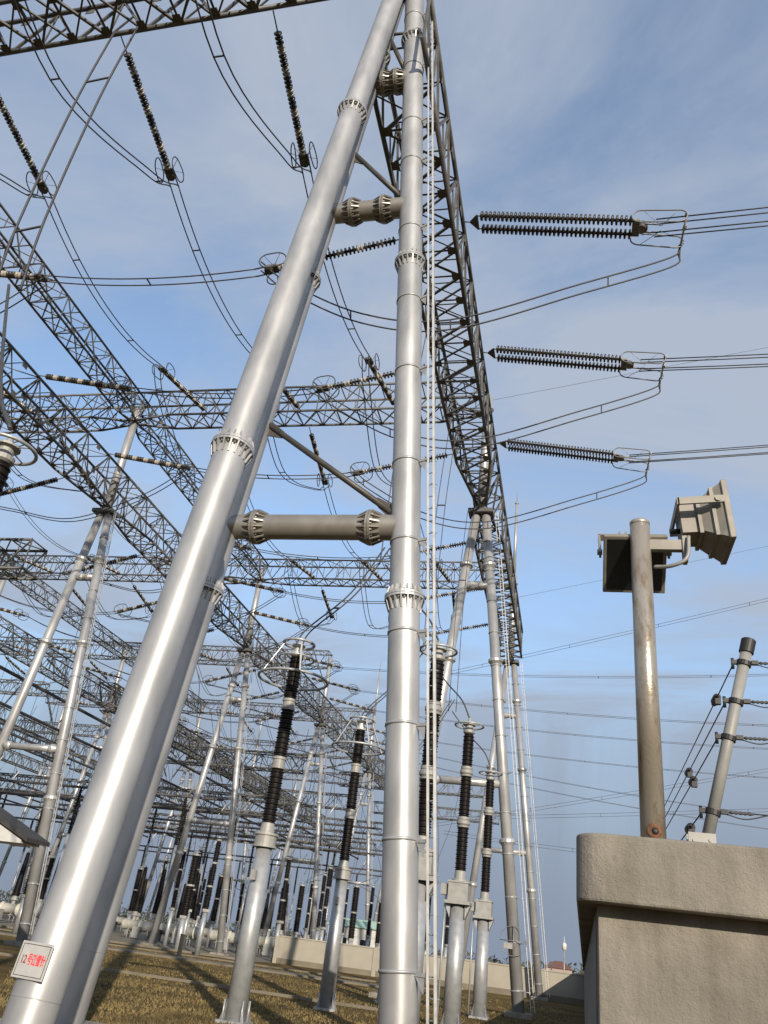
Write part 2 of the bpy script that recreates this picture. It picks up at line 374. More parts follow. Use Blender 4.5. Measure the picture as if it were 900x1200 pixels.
def make_support(mast_top=34.6, needle=None, zap=25.7, hi=False):
    rt = empty('gantry_support')
    r = .285; bx = 3.1
    for s in (1, -1):
        p, q = Vector((s * bx, 0, 0)), Vector((s * .3, 0, zap)); d = (q - p).normalized()
        lg = B().tube(p, q, r, r * .93, n=20).obj('leg', 'silver', rt)
        for z in (7.3, 16.5, 22.3): collar_lo(B(), p + (q - p) * (z / zap), d, r).obj('flange_collar', 'silver', lg)
        if s == 1:
            cl = B()
            for k in range(13):
                c = p + (q - p) * ((1 + k * 1.9) / zap); cl.lathe(c, d, [(0, r), (0, r + .015), (.05, r + .015), (.05, r)], 16); cl.tube(c + Vector((r * .5, -r * .5, .02)), c + Vector((.62, -.3, .02)), .02, n=5)
            kind(cl.obj('ladder_brackets', 'galv', lg), 'stuff')
            ldd = B(); o1, o2 = Vector((.58, -.28, 0)), Vector((.74, -.34, 0))
            ldd.bar(p + o1 + d * .3, q + o1, .03); ldd.bar(p + o2 + d * .3, q + o2, .06, .04)
            for k in range(70): c = p + d * (.5 + k * .36); ldd.tube(c + o1, c + o2, .011, n=4)
            kind(ldd.obj('ladder', 'alu', rt), 'stuff')
        B().box(p + Vector((0, 0, .08)), (.6, .6, .12)).obj('footing', 'concrete', lg)
    for z in (10.0, 21.0):
        x = bx + (.3 - bx) * z / zap
        st = B().tube((-x, 0, z), (x, 0, z), .2, n=16).obj('strut', 'silver', rt)
        for t in (-x + .55, x - .55): collar_lo(B(), (t, 0, z), (1, 0, 0), .2).obj('flange_collar', 'silver', st)
    pl = B().box((0, 0, zap + .1), (.75, .5, .12)).obj('cap_plate', 'lattice', rt)
    ms = B().tube((0, 0, zap + .2), (0, 0, mast_top), .3, .27, n=20)
    collar_lo(ms, (0, 0, mast_top - 1.0), (0, 0, 1), .28)
    ms.obj('mast', 'silver', rt)
    if needle:
        nd = B(); nd.tube((0, 0, mast_top - .2), (0, 0, needle - 3.4), .16, .12, n=14); nd.lathe((0, 0, needle - 3.5), (0, 0, 1), [(0, .12), (.02, .19), (.08, .19), (.1, .02)], 12); nd.tube((0, 0, needle - 3.4), (0, 0, needle), .035, .008, n=6)
        nd.obj('lightning_rod', 'silver', rt)
    return rt
sup0 = make_support(); sup1 = make_support(needle=45.8)
GXS = (-5.4, -31, -61, -87)
GYS = (42.6, 70.2, 97.7, 125.3, 153, 180.5)
rows_word = ['nearest', 'second', 'third', 'fourth', 'fifth', 'farthest']
SUPL = {(-5.4, 0): 'second silver A-frame under the main receding beam, with a ladder on its right leg',
        (-5.4, 1): 'silver A-frame at the far end of the main receding beam, thin lightning rod above',
        (-31, 0): 'tall silver A-frame directly left of the huge leaning leg, carrying two crossing beams',
        (-31, 1): 'silver A-frame just right of the huge leaning leg, with horizontal strut between its legs',
        (-31, 2): 'slim silver A-frame seen between the two big ringed arresters',
        (-31, 3): 'slim silver A-frame with tall lightning rod just left of the big upright leg'}
used = set()
ORD = ['first', 'second', 'third', 'fourth', 'fifth', 'sixth', 'seventh', 'eighth', 'ninth']
for xi, X in enumerate(GXS):
    for yi, Y in enumerate(GYS):
        if X == -5.4 and yi > 1: continue
        if X == -61 and yi < 1: continue
        if X == -87 and yi < 2: continue
        rod = (X, yi) in ((-5.4, 1), (-31, 3), (-61, 4), (-87, 3))
        src = sup1 if rod else sup0
        if src in used: o = copy_tree(src)
        else: o = src; used.add(src)
        o.location = (X, Y, 0)
        tag(o, SUPL.get((X, yi), 'distant silver A-frame in the %s support line from the right, %s row back' % (ORD[xi], ORD[yi + 1])), 'gantry support', 'tubular supports of the gantries' if (X, yi) in SUPL else 'far tubular supports of the gantries')

# ------------------------------------------------------------------ lattice beams
BAR = {}
def barmesh(L, wd, mname):
    k = (round(L, 2), wd, mname)
    if k not in BAR: BAR[k] = B().angle((0, 0, 0), (0, 0, L), wd).mesh('brace', M[mname])
    return BAR[k]
def lattice_beam(L, wd, h, n, detail, taper=(0, 0), ch=.095, bw=.105, ext=0):
    """beam along +Y, bottom at z=0; taper = length over which the bottom chords close in at each end"""
    rt = empty('lattice_beam')
    def hwb(y):
        k = 1.
        if taper[0] and y < taper[0]: k = min(k, .25 + .75 * y / taper[0])
        if taper[1] and y > L - taper[1]: k = min(k, .25 + .75 * (L - y) / taper[1])
        return wd / 2 * k
    pb = lambda s, y: Vector((s * hwb(y), y, 0)); pt = lambda s, y: Vector((s * wd / 2, y, h))
    ys = [L * i / n for i in range(n + 1)]
    for s in (-1, 1):
        pts = [0] + ([taper[0]] if taper[0] else []) + ([L - taper[1]] if taper[1] else []) + [L]
        b = B()
        for a, c in zip(pts, pts[1:]): b.tube(pb(s, a), pb(s, c), ch, n=10)
        e_ = Vector((0, ext if s == 1 else 0, 0))
        if ext and s == 1: b.tube(pb(s, 0) - e_, pb(s, 0), ch, n=10)
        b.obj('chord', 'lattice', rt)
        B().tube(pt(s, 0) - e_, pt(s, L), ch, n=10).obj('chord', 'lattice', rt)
    bars = []
    for i, y in enumerate(ys):
        bars += [(pb(-1, y), pb(1, y), bw), (pt(-1, y), pt(1, y), bw * .8)]
        if i % 2 == 0 or i in (0, n): bars += [(pb(-1, y), pt(-1, y), bw * .8), (pb(1, y), pt(1, y), bw * .8)]
    if ext: bars += [(pb(1, 0), pt(1, -ext), bw), (pb(1, -ext), pt(1, -ext), bw)]
    for i in range(n):
        y0, y1 = ys[i], ys[i + 1]; f = i % 2
        bars.append((pb(-1, y0), pb(1, y1), bw) if f else (pb(1, y0), pb(-1, y1), bw))
        bars.append((pt(-1, y0), pt(1, y1), bw * .8) if f else (pt(1, y0), pt(-1, y1), bw * .8))
        for s in (-1, 1):
            bars.append((pb(s, y0), pt(s, y1), bw) if f else (pt(s, y0), pb(s, y1), bw))
            ym = (y0 + y1) / 2
            if detail:
                mid = (pb(s, y0) + pt(s, y1)) / 2 if f else (pt(s, y0) + pb(s, y1)) / 2
                bars.append((mid, pb(s, y1) if f else pb(s, y0), bw * .6))
        if detail: bars.append((pb(-1, y0), pb(1, y1), bw * .7) if not f else (pb(1, y0), pb(-1, y1), bw * .7))
    if detail:
        for p, q, ww in bars:
            d = q - p
            if d.length < .15: continue
            mwm = Matrix.Translation(p) @ d.to_track_quat('Z', 'Y').to_matrix().to_4x4()
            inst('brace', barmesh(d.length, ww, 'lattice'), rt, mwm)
        gm = B().box((0, 0, 0), (.2, .17, .012)).mesh('gusset_plate', M['lattice'])
        gv = B().box((0, 0, 0), (.012, .2, .17)).mesh('gusset_plate', M['lattice'])
        for s in (-1, 1):
            for y in ys[1:-1]:
                inst('gusset_plate', gm, rt, Matrix.Translation(pb(s, y) + Vector((-s * .16, 0, -.03))))
            for y in ys[1:-1:2]:
                inst('gusset_plate', gv, rt, Matrix.Translation(pb(s, y) + Vector((s * .03, 0, .2))))
                inst('gusset_plate', gv, rt, Matrix.Translation(pt(s, y) + Vector((s * .03, 0, -.2))))
    else:
        for i in range(n):
            y0, y1 = ys[i], ys[i + 1]; f = i % 2
            for s in (-1, 1):
                bars.append((pt(s, (y0 + y1) / 2), (pb(s, y1) + pt(s, y0)) / 2 if f else (pb(s, y0) + pt(s, y1)) / 2, bw * .6))
            bars.append((pb(1, y0), pb(-1, y1), bw * .8) if f else (pb(-1, y0), pb(1, y1), bw * .8))
        b = B()
        for p, q, ww in bars:
            if (q - p).length > .15: b.bar(p, q, ww * 1.0, ww * .7)
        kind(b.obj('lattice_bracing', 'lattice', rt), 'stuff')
    return rt
def place(o, loc, rz, label, group='lattice beams of the gantries', ):
    o.location = loc; o.rotation_euler = (0, 0, rz); kind(o, 'thing'); return tag(o, label, 'lattice beam', group)
# main receding beam, two spans
place(lattice_beam(27.2, 1.9, 2.4, 20, True, (0, 5), .09, .085, ext=1.7), (-5.4, 15.5, 26.35), 0, 'dark lattice beam receding from the big upright leg, seen from below')
place(lattice_beam(27.5, 1.9, 2.4, 18, False, (5, 0)), (-5.4, 42.7, 26.35), 0, 'farther span of the main lattice beam, between the two right-hand A-frames')
# lower longitudinal beams at X=-31
place(lattice_beam(27.5, 1.9, 2.4, 20, True, (3, 5), .085, .08), (-31, 15.1, 26.2), 0, 'wide grey lattice beam running down from the left edge to the left A-frame')
lo = lattice_beam(27.5, 1.9, 2.4, 20, False, (5, 5), .09, .085)
first = True
def beamcopy(src, loc, rz, label, group='lattice beams of the gantries'):
    o = src if not src.get('label') else copy_tree(src)
    return place(o, loc, rz, label, group)
LOWL = ['grey lattice beam behind the huge leaning leg, joining the left and middle A-frames', 'grey lattice beam passing behind the front ringed arrester', 'grey lattice beam running behind the second ringed arrester']
for i in range(5):
    if i < 3: beamcopy(lo, (-31, GYS[i] + .05, 26.2), 0, LOWL[i])
    else: beamcopy(lo, (-31, GYS[i] + .05, 26.2), 0, 'receding lower lattice beam of the second support line, %s span back' % ORD[i + 1], 'far lattice beams')
for X in (-61, -87):
    for i in range(0 if X == -61 else 1, 5):
        beamcopy(lo, (X, GYS[i] + .05, 26.2), 0, 'receding lower lattice beam of the %s support line, %s span back' % ('third' if X == -61 else 'fourth', ORD[i + 1]), 'far lattice beams')
# upper longitudinal beams at X=-31 and -61 (narrower)
up = lattice_beam(27.5, 1.3, 1.7, 20, False, (2, 2), .075, .075)
UPL = ['narrow upper lattice beam crossing the upper left sky towards the left A-frame', 'narrow upper lattice beam from the left A-frame down to the huge leaning leg']
for i, Y in enumerate((15.1,) + GYS[:4]):
    if i < 2: beamcopy(up, (-31, Y + .05, 33.3), 0, UPL[i])
for i in range(0, 3): beamcopy(up, (-61, GYS[i] + .05, 33.3), 0, 'narrow upper lattice beam of the third support line, %s span back' % ORD[i + 1], 'far lattice beams')
# cross beams (along X), upper level
place(lattice_beam(25.4, 1.9, 2.4, 16, True, (0, 0), .1, .1), (-5.7, 14.75, 33.15), PI / 2 - .018, 'dark lattice crossbeam cutting the top left corner of the sky')
cb = lattice_beam(25.4, 1.7, 2.05, 18, False, (3, 3), .085, .08)
CRL = ['long lattice crossbeam behind both big legs, carried by the left A-frame', 'lattice crossbeam just below the thick horizontal strut, behind the big legs', 'thin lattice crossbeam behind the top of the front ringed arrester']
for i in range(6):
    lab = CRL[i] if i < 3 else 'distant lattice beam among the far gantries'
    if i < 2: beamcopy(cb, (-5.6, GYS[i], 33.3), PI / 2, lab)
cb2 = lattice_beam(29.8, 1.7, 2.05, 20, False, (3, 3), .085, .08)
CRM = ['lattice crossbeam running off the left edge from the left A-frame', 'lattice crossbeam left of the huge leaning leg, just under the left A-frame top']
for X in (-31.1, -61.1):
    for i in range(0, 6):
        lab = CRM[i] if (X == -31.1 and i < 2) else 'distant lattice crossbeam of the %s row back, %s bay from the right' % (ORD[i + 1], 'second' if X == -31.1 else 'third')
        beamcopy(cb2, (X, GYS[i], 33.3), PI / 2, lab, 'lattice beams of the gantries' if lab in CRM else 'far lattice beams')
cb3 = lattice_beam(25.5, 1.7, 2.05, 16, False)
for Xa, Y, z, lab in ((-34.2, 41.4, 20.6, 'closed-ended lattice beam meeting the left leg of the left A-frame'),):
    beamcopy(cb3, (Xa, Y, z), PI / 2, lab)
for i in (2, 3, 4, 5):
    beamcopy(cb3, (-33.5, GYS[i] + 4, 20.6), PI / 2, 'low-slung lattice crossbeam carrying busbars behind the %s row' % ORD[i + 1], 'far lattice beams')

SEC = ((-36, 104, 15.5, 1), (-62, 104, 15.5, 1), (-36, 132, 15.5, 1), (-62, 132, 15.5, 1), (-36, 158, 17, 1), (-62, 158, 17, 1), (-62, 75, 16.5, 1), (-46, 72, 20.4, 0), (-46, 100, 20.4, 0), (-46, 128, 20.4, 0), (-73, 84, 20.4, 0), (-73, 112, 20.4, 0), (-14, 140, 26, 1), (-14, 168, 26, 1), (-88, 120, 33.3, 1), (-88, 150, 33.3, 1), (-110, 110, 26.2, 0), (-110, 138, 26.2, 0))
for i, (x, y, z, rz) in enumerate(SEC):
    beamcopy(cb3, (x, y, z), PI / 2 * rz, 'secondary %s lattice beam deep in the far yard, %s such from the front' % ('crosswise' if rz else 'receding', (ORD + ['tenth', 'eleventh', 'twelfth', 'thirteenth'])[sorted([q[1] + q[0] * .001 for q in SEC if q[3] == rz]).index(y + x * .001)]), 'far lattice beams')

# ------------------------------------------------------------------ insulator strings
def disc(b, x, y=0, z=0, r=.165):
    b.lathe((x, y, z), (1, 0, 0), [(0, .05), (.028, .07), (.04, r * .82), (.058, r), (.118, r * .97), (.124, .08), (.172, .055)], 12)
def racetrack(L, h, n=8):
    pts = []
    for k in range(n + 1): a = -PI / 2 + PI * k / n; pts.append((L / 2 - h / 2 + h / 2 * math.cos(a), h / 2 * math.sin(a)))
    for k in range(n + 1): a = PI / 2 + PI * k / n; pts.append((-L / 2 + h / 2 + h / 2 * math.cos(a), h / 2 * math.sin(a)))
    return pts
def make_string(double):
    rt = empty('insulator_string'); ND = 35 if double else 30
    offs = (-.33, .33) if double else (0,)
    hw = B(); x0 = .75
    if double:
        hw.tube((0, 0, 0), (.35, 0, 0), .03, n=6); hw.prism([(.3, -.04, -.02), (.6, -.38, -.02), (.66, -.38, -.02), (.66, .38, -.02), (.6, .38, -.02), (.3, .04, -.02)], (0, 0, .04)); hw.tube((.64, -.33, 0), (.76, -.33, 0), .03, n=6); hw.tube((.64, .33, 0), (.76, .33, 0), .03, n=6)
    else: hw.tube((0, 0, 0), (x0, 0, 0), .03, n=6)
    hw.obj('link', 'lattice', rt)
    for oy in offs:
        if double: hwl = None
        d1, d2 = B(), B()
        for k in range(ND):
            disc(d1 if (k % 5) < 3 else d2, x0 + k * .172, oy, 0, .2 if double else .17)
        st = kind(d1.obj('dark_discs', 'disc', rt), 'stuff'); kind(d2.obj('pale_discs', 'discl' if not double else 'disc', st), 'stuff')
    xe = x0 + ND * .172
    yk = B(); yk.box((xe + .12, 0, 0), (.14, .4 if double else .22, .05)); yk.tube((xe + .2, -.2, 0), (xe + .95, -.2, 0), .035, n=6); yk.tube((xe + .2, .2, 0), (xe + .95, .2, 0), .035, n=6)
    yk.lathe((xe + .35, 0, -.1), (0, 0, 1), [(0, .05), (.02, .22), (.18, .22), (.2, .05)], 12)
    yk.obj('yoke_plate', 'ringm' if double else 'lattice', rt)
    Lr, hr, xo = (2.0, .62, xe + .95) if double else (1.15, .8, xe + .05)
    for s in (-1, 1):
        yy = s * (.6 if double else .46)
        rg = B(); rg.sweep([(xo + a, yy + s * (.10 * (a / Lr)), c) for a, c in racetrack(Lr, hr)], .028, 6, True)
        rg.tube((xo - Lr * .3, yy, hr * .42), (xo + Lr * .05, s * .12, 0), .013, n=4); rg.tube((xo - Lr * .3, yy, -hr * .42), (xo + Lr * .05, s * .12, 0), .013, n=4)
        rg.tube((xo + Lr * .3, yy, hr * .42), (xo + Lr * .05, s * .12, 0), .013, n=4)
        rg.obj('grading_ring', 'ringm' if double else 'cable', rt)
    return rt
SLEN = .75 + 30 * .172 + .95
s_single, s_double = make_string(False), make_string(True)
usedS = set()
FARS = 'insulator string among the distant gantries'
def put_string(src, p, d, label=None):
    if src in usedS: o = copy_tree(src)
    else: o = src; usedS.add(src)
    d = Vector(d).normalized(); y = Vector((0, 0, 1)).cross(d).normalized(); z = d.cross(y)
    o.matrix_world = Matrix.Translation(Vector(p)) @ Matrix((d, y, z)).transposed().to_4x4()
    tag(o, label or FARS, 'insulator', 'far insulator strings' if (not label or label.startswith('far ')) else 'insulator strings under the beams')
    return Vector(p) + d * (SLEN + (.85 if src is s_double else 0))
FARC = 'thin twin conductor strung between distant gantries'
def twin(p, q, sag, label=None, sep=.2, r=.031, n=16, lat=None, spacer=5.5, name='conductor', far=False):
    p, q = Vector(p), Vector(q); d = q - p
    lat = Vector(lat) if lat else Vector((-d.y, d.x, 0)).normalized()
    rt = empty(name)
    tag(rt, label or FARC, 'conductor', 'far twin conductors' if (not label or label.startswith('far ')) else 'twin conductors overhead')
    pts = arc(p, q, sag, n)
    if far:
        b = B(); b.sweep([x + lat * sep for x in pts], r, 4); o = b.obj('wire', 'cable', rt)
        b = B(); b.sweep([x - lat * sep for x in pts], r, 4); b.obj('wire', 'cable', rt); return rt
    for s in (-1, 1): B().sweep([x + lat * (sep * s) for x in pts], r, 5).obj('wire', 'cable', rt)
    m = max(1, int(d.length / spacer))
    for k in range(m):
        t = (k + .5) / m; c = p.lerp(q, t) + Vector((0, 0, -4 * sag * t * (1 - t)))
        B().bar(c - lat * sep, c + lat * sep, .05, .05).obj('spacer', 'cable', rt)
    return rt
def path2(pts, label=None, sep=.2, r=.032, lat=(0, 1, 0), name='jumper_wire', nsp=3, cat='conductor'):
    c = bez(pts); lat = Vector(lat); rt = empty(name); tag(rt, label or 'jumper loop hanging under a distant gantry beam', cat, 'far jumper loops' if (not label or label.startswith('far ')) else 'jumper loops')
    for s in (-1, 1): B().sweep([x + lat * (sep * s) for x in c], r, 5).obj('wire', 'cable', rt)
    for k in range(nsp):
        x = c[int(len(c) * (k + .6) / (nsp + .3))]; B().bar(x - lat * sep, x + lat * sep, .05, .05).obj('spacer', 'cable', rt)
    return rt

# ---- line bays: conductors along X hung on the main beam and on the beam at X=-31
PH = (22.9, 31.1, 39.2, 50.5, 58.5, 66.2, 78, 86, 94, 106, 114, 122)
W3 = ('topmost', 'middle', 'lowest'); ORDL = ORD + ['tenth', 'eleventh', 'twelfth', 'thirteenth']; BAYW = ('first', 'second', 'third')
for i, Y in enumerate(PH):
    zt = 28.6
    near = i < 3; nm = W3[i] if near else None
    if i < 3:
        e = put_string(s_double, (-4.42, Y, zt + .02), (1, 0, -.165), '%s double black insulator string pulling right from the main beam' % nm)
        # quad bundle going right with a drop spreader
        rt = empty('conductor'); tag(rt, '%s bundle of line conductors running off the right edge' % nm, 'conductor', 'line conductors to the right')
        for oy, oz in ((-.45, .0), (-.1, .12), (.1, -.1), (.45, 0.05)):
            B().sweep(arc(e + Vector((-.1, oy, oz)), e + Vector((75, oy * 1.6, oz + (9, 6, 11)[i])), 1.6, 20), .028, 5).obj('wire', 'cable', rt)
        sp = B(); c = e + Vector((1.0, 0, -.02)); sp.tube(c + Vector((0, -.55, .08)), c + Vector((-.12, .75, -.25)), .04, n=8); sp.tube(c + Vector((-.12, .75, -.25)), c + Vector((-.2, .95, -.5)), .05, n=8)
        sp.lathe(c + Vector((-.02, -.1, -.02)), (-.1, 1, -.2), [(0, .04), (.02, .075), (.2, .075), (.22, .04)], 8); sp.lathe(c + Vector((0, -.6, .08)), (-.1, 1, -.2), [(0, .04), (.02, .07), (.12, .07), (.14, .04)], 8)
        sp.obj('spreader_bar', 'alu', rt)
        a = c + Vector((-.15, .8, -.35))
        lft = Vector((-6.5 - SLEN * .99, Y, 27.0))
        path2([a, a + Vector((-.35, .1, -.55)), (0.3, Y + .5, 24.95), (-4.6, Y + .35, 23.35), (-8.2, Y + .2, 23.8), (-11.6, Y + .1, 25.7), lft + Vector((.3, 0, -.1))],
              '%s twin jumper loop passing beneath the main beam' % nm, .19, .034, lat=(0, -.5, .85), nsp=5)
    if i < 6:
        e = put_string(s_single, (-6.45, Y, 28.0), (-1, 0, -.22), ('%s single insulator string pulling left from the main beam' % nm) if near else ('insulator string left of the far main beam span, %s of three' % W3[i - 3]))
        x1 = e
    # right side of X=-31 beam
    e2 = put_string(s_single, (-29.9, Y, 28.4), (1, 0, -.2), '%s insulator string right of the left-hand wide lattice beam' % nm if near else 'far insulator string, right side of second support line, %s from the front' % ORDL[i])
    if i >= 6:
        q = at(900, (778, 838, 866, 901, 946, 962)[i - 6], Y); twin(e2, e2.lerp(q, 1.5), 1.2, 'thin twin line conductor leaving the far gantries to the right, %s of six' % ('highest', 'second', 'third', 'fourth', 'fifth', 'lowest')[i - 6], .25, .022, spacer=9)
    else: twin(x1, e2, .35, '%s horizontal twin conductor running left from the main beam' % nm if near else 'far twin conductor running left from the far main beam span, %s of three' % W3[i - 3], far=not (i < 6))
    # left side
    e3 = put_string(s_single, (-32.1, Y, 26.6), (-1, 0, -.28), 'insulator string left of the left-hand wide lattice beam, %s one' % nm if near else 'far insulator string, left side of second support line, %s from the front' % ORDL[i])
    e4 = put_string(s_single, (-59.9, Y, 28.4), (1, 0, -.2), 'far insulator string, right side of third support line, %s from the front' % ORDL[i - 3]) if i >= 3 else Vector((-58, Y, 26))
    twin(e3, e4, 1.0, '%s twin conductor left of the wide left lattice beam' % nm if near else 'far twin conductor between second and third support lines, %s from the front' % ORDL[i], far=True)
    path2([e2 + Vector((-.4, 0, -.1)), (-26.5, Y + .3, 25.2), (-31, Y + .4, 23.6), (-35.5, Y + .2, 24.2), e3 + Vector((.4, 0, -.1))], '%s jumper loop under the wide left lattice beam' % nm if near else 'far jumper loop under the second support line, %s from the front' % ORDL[i], nsp=2)

# ---- bus conductors along Y on the upper crossbeams
ROWS = (15.0,) + GYS
BX = ((-11.3, -17.9, -24.7), (-38, -46, -54), (-67, -74, -81))
for bi, xs in enumerate(BX):
    for j, X in enumerate(xs):
        pw = ('right-hand', 'middle', 'left-hand')[j]
        prev = None
        for k, Y in enumerate(ROWS[:6]):
            if bi > 0 and k < 1: continue
            if bi == 2 and k < 2: continue
            if bi == 0 and k > 2: continue
            near0 = bi == 0 and k == 0; near1 = bi == 0 and k == 1
            zb = 33.2
            lab = '%s insulator string hanging from the top left crossbeam' % pw if near0 else ('%s insulator string behind the long second crossbeam' % pw if near1 else 'far %s insulator string behind the %s crossbeam row, %s bay from right' % (pw, ORD[k], BAYW[bi]))
            ef = put_string(s_single, (X, Y + .95, zb), (-.07, 1, -.12), lab)
            en = None
            if k > 0:
                lab = '%s insulator string on the near side of the long second crossbeam' % pw if near1 else 'far %s insulator string before the %s crossbeam row, %s bay from right' % (pw, ORD[k], BAYW[bi])
                en = put_string(s_single, (X, Y - .9, zb), (-.07, -1, -.16), lab)
                if prev is not None:
                    twin(prev, en, 1.1, '%s twin conductor descending from the top left crossbeam' % pw if near1 else 'far %s twin conductor reaching the %s crossbeam row, %s bay from right' % (pw, ORD[k], BAYW[bi]), far=not (bi == 0 and k < 3))
            a = en if en is not None else Vector((X - .5, Y - 7.8, zb - 1.1))
            jl = '%s jumper loop swinging below the top left crossbeam' % pw if near0 else ('%s jumper loop below the long second crossbeam' % pw if near1 else 'far %s jumper loop below the %s crossbeam row, %s bay from right' % (pw, ORD[k], BAYW[bi]))
            path2([a, a + Vector((-.1, 1.8, -1.5)), (X - .9, Y, zb - 4.3), ef + Vector((-.1, -1.8, -1.25)), ef + Vector((0, -.1, 0))], jl, lat=(1, 0, 0), nsp=3)
            prev = ef

# ---- rigid tubular busbars
for gi, (xs, y0) in enumerate((((-44, -52, -60), 50), ((-84, -93, -101), 84))):
    for j, X in enumerate(xs):
        rt = empty('tubular_busbar', (X, 0, 0)); tag(rt, 'thick grey tubular busbar in the far yard, %s of the %s trio' % (('right-hand', 'middle', 'left-hand')[j], 'nearer' if gi == 0 else 'farther'), 'busbar', 'tubular busbars')
        b = B(); b.tube((0, y0 + j * 2, 18), (0, 178, 18), .15, n=8); b.obj('tube', 'cable', rt)
        for yy in (y0 + j * 2, 178): B().lathe((0, yy, 17.75), (0, 0, 1), [(0, .02), (.06, .18), (.25, .25), (.44, .18), (.5, .02)], 10).obj('end_ball', 'cable', rt)
        for k in range(4):
            yk = GYS[k + gi] + 4 if k + gi < 6 else 178
            for s in (-1, 1):
                ho = B(); p = Vector((s * 2.6, yk, 22.5)); q = Vector((s * .2, yk, 18.2)); ho.tube(p, q, .03, n=5); d = (q - p).normalized()
                ho.lathe(p + d * .5, d, [(.0, .05)] + [(t * .16 + o, r) for t in range(24) for o, r in ((.02, .06), (.06, .14), (.1, .06))] + [(4.0, .04)], 8)
                ho.obj('hanger_insulator', 'disc', rt)

for i, (Y, z, x0, x1) in enumerate(((79, 13.2, -78, -34), (88, 13.2, -82, -33), (100, 13.2, -84, -33), (108, 15.5, -84, -24), (116, 13.2, -84, -24), (134, 15.5, -90, -26), (142, 13.2, -90, -26), (163, 14, -92, -30))):
    rt = empty('tubular_busbar', (0, Y, 0)); tag(rt, 'thin crosswise tubular busbar in the far yard, %s from the front' % ORDL[i], 'busbar', 'crosswise tubular busbars')
    B().tube((x0, 0, z), (x1, 0, z), .13, n=8).obj('tube', 'cable', rt)
    for x in range(int(x0) + 4, int(x1), 12):
        B().tube((x, 0, 0), (x, 0, z - 4.6), .16, n=8).obj('support_post', 'galv', rt); B().lathe((x, 0, z - 4.6), (0, 0, 1), [(0, .1)] + [(t * .2 + o, r) for t in range(22) for o, r in ((.02, .12), (.08, .24), (.14, .12))] + [(4.5, .08)], 8).obj('insulator', 'black', rt)
        B().tube((x, 0, z), (x + 1.6, 0, z + 2.6), .07, n=5).obj('contact_arm', 'alu', rt)

# ------------------------------------------------------------------ post-type apparatus
def shed_stack(b, z0, z1, r, pitch=.075, n=18, r_core=.72, p=(0, 0), taper=1.):
    prof = []; k = int((z1 - z0) / pitch)
    for i in range(k):
        t = i * pitch; s = 1 + (taper - 1) * i / k; rr = r * s * (1 if i % 2 else .93)
        prof += [(t, rr * r_core), (t + pitch * .35, rr), (t + pitch * .55, rr * .98), (t + pitch * .9, rr * r_core)]
    prof.append((z1 - z0, r * taper * r_core)); b.lathe((p[0], p[1], z0), (0, 0, 1), prof, n); return b
def ringat(b, z, R, r, n=40, c=(0, 0)):
    return b.sweep([(c[0] + R * math.cos(2 * PI * k / n), c[1] + R * math.sin(2 * PI * k / n), z) for k in range(n)], r, 8, True)
def make_arrester():
    rt = empty('surge_arrester')
    b = B().tube((0, 0, 0), (0, 0, 4.1), .275, .21, n=28); b.obj('pedestal', 'galv', rt)
    fb = B().box((0, 0, .03), (.36, .36, .04))
    for k in range(4): a = k * PI / 2 + PI / 4; fb.tube((.34 * math.cos(a), .34 * math.sin(a), 0), (.34 * math.cos(a), .34 * math.sin(a), .5), .025, n=6); fb.prism([(.28 * math.cos(a), .28 * math.sin(a), .06), (.42 * math.cos(a), .42 * math.sin(a), .06), (.28 * math.cos(a), .28 * math.sin(a), .5)], (.02, .02, 0))
    fb.obj('base_plate', 'galv', rt)
    hd = B().lathe((0, 0, 4.0), (0, 0, 1), [(0, .2), (0, .33), (.05, .33), (.05, .29), (.3, .29), (.3, .33), (.36, .33), (.36, .2), (.42, .2), (.62, .17)], 28, False); hd.obj('base_flange', 'greypaint', rt)
    B().box((-.05, -.30, 3.3), (.07, .06, .12)).obj('counter_box', 'greypaint', rt)
    zz = ((4.6, 6.05), (6.38, 7.7), (8.03, 9.32))
    for i, (a, c) in enumerate(zz):
        shed_stack(B(), a, c, .20, .07, 20, .8).obj('insulator_unit', 'black', rt)
        if i < 2: B().lathe((0, 0, c - .02), (0, 0, 1), [(0, .12), (.02, .2), (.08, .2), (.09, .175), (.26, .175), (.27, .2), (.34, .2), (.36, .12)], 20, False).obj('joint_flange', 'joint', rt)
    tp = B().lathe((0, 0, 9.3), (0, 0, 1), [(0, .15), (.05, .2), (.12, .2), (.15, .12), (.3, .12), (.33, .2), (.38, .2), (.4, .05)], 20, False); tp.obj('top_cap', 'alu', rt)
    for z, R, r in ((8.62, 1.02, .042), (9.25, .52, .03), (9.72, .46, .04)):
        rg = ringat(B(), z, R, r); 
        if z > 9.5: 
            for k in range(4): a = k * PI / 2; rg.tube((0, 0, 9.66), (.46 * math.cos(a), .46 * math.sin(a), z), .015, n=5)
        rg.obj('grading_ring', 'galv', rt)
    for k in range(4):
        a = k * PI / 2 + .5; B().bar((.4 * math.cos(a), .4 * math.sin(a), 9.74), (1.0 * math.cos(a) * .98, 1.0 * math.sin(a) * .98, 8.62), .05, .02).obj('ring_strut', 'alu', rt)
    return rt
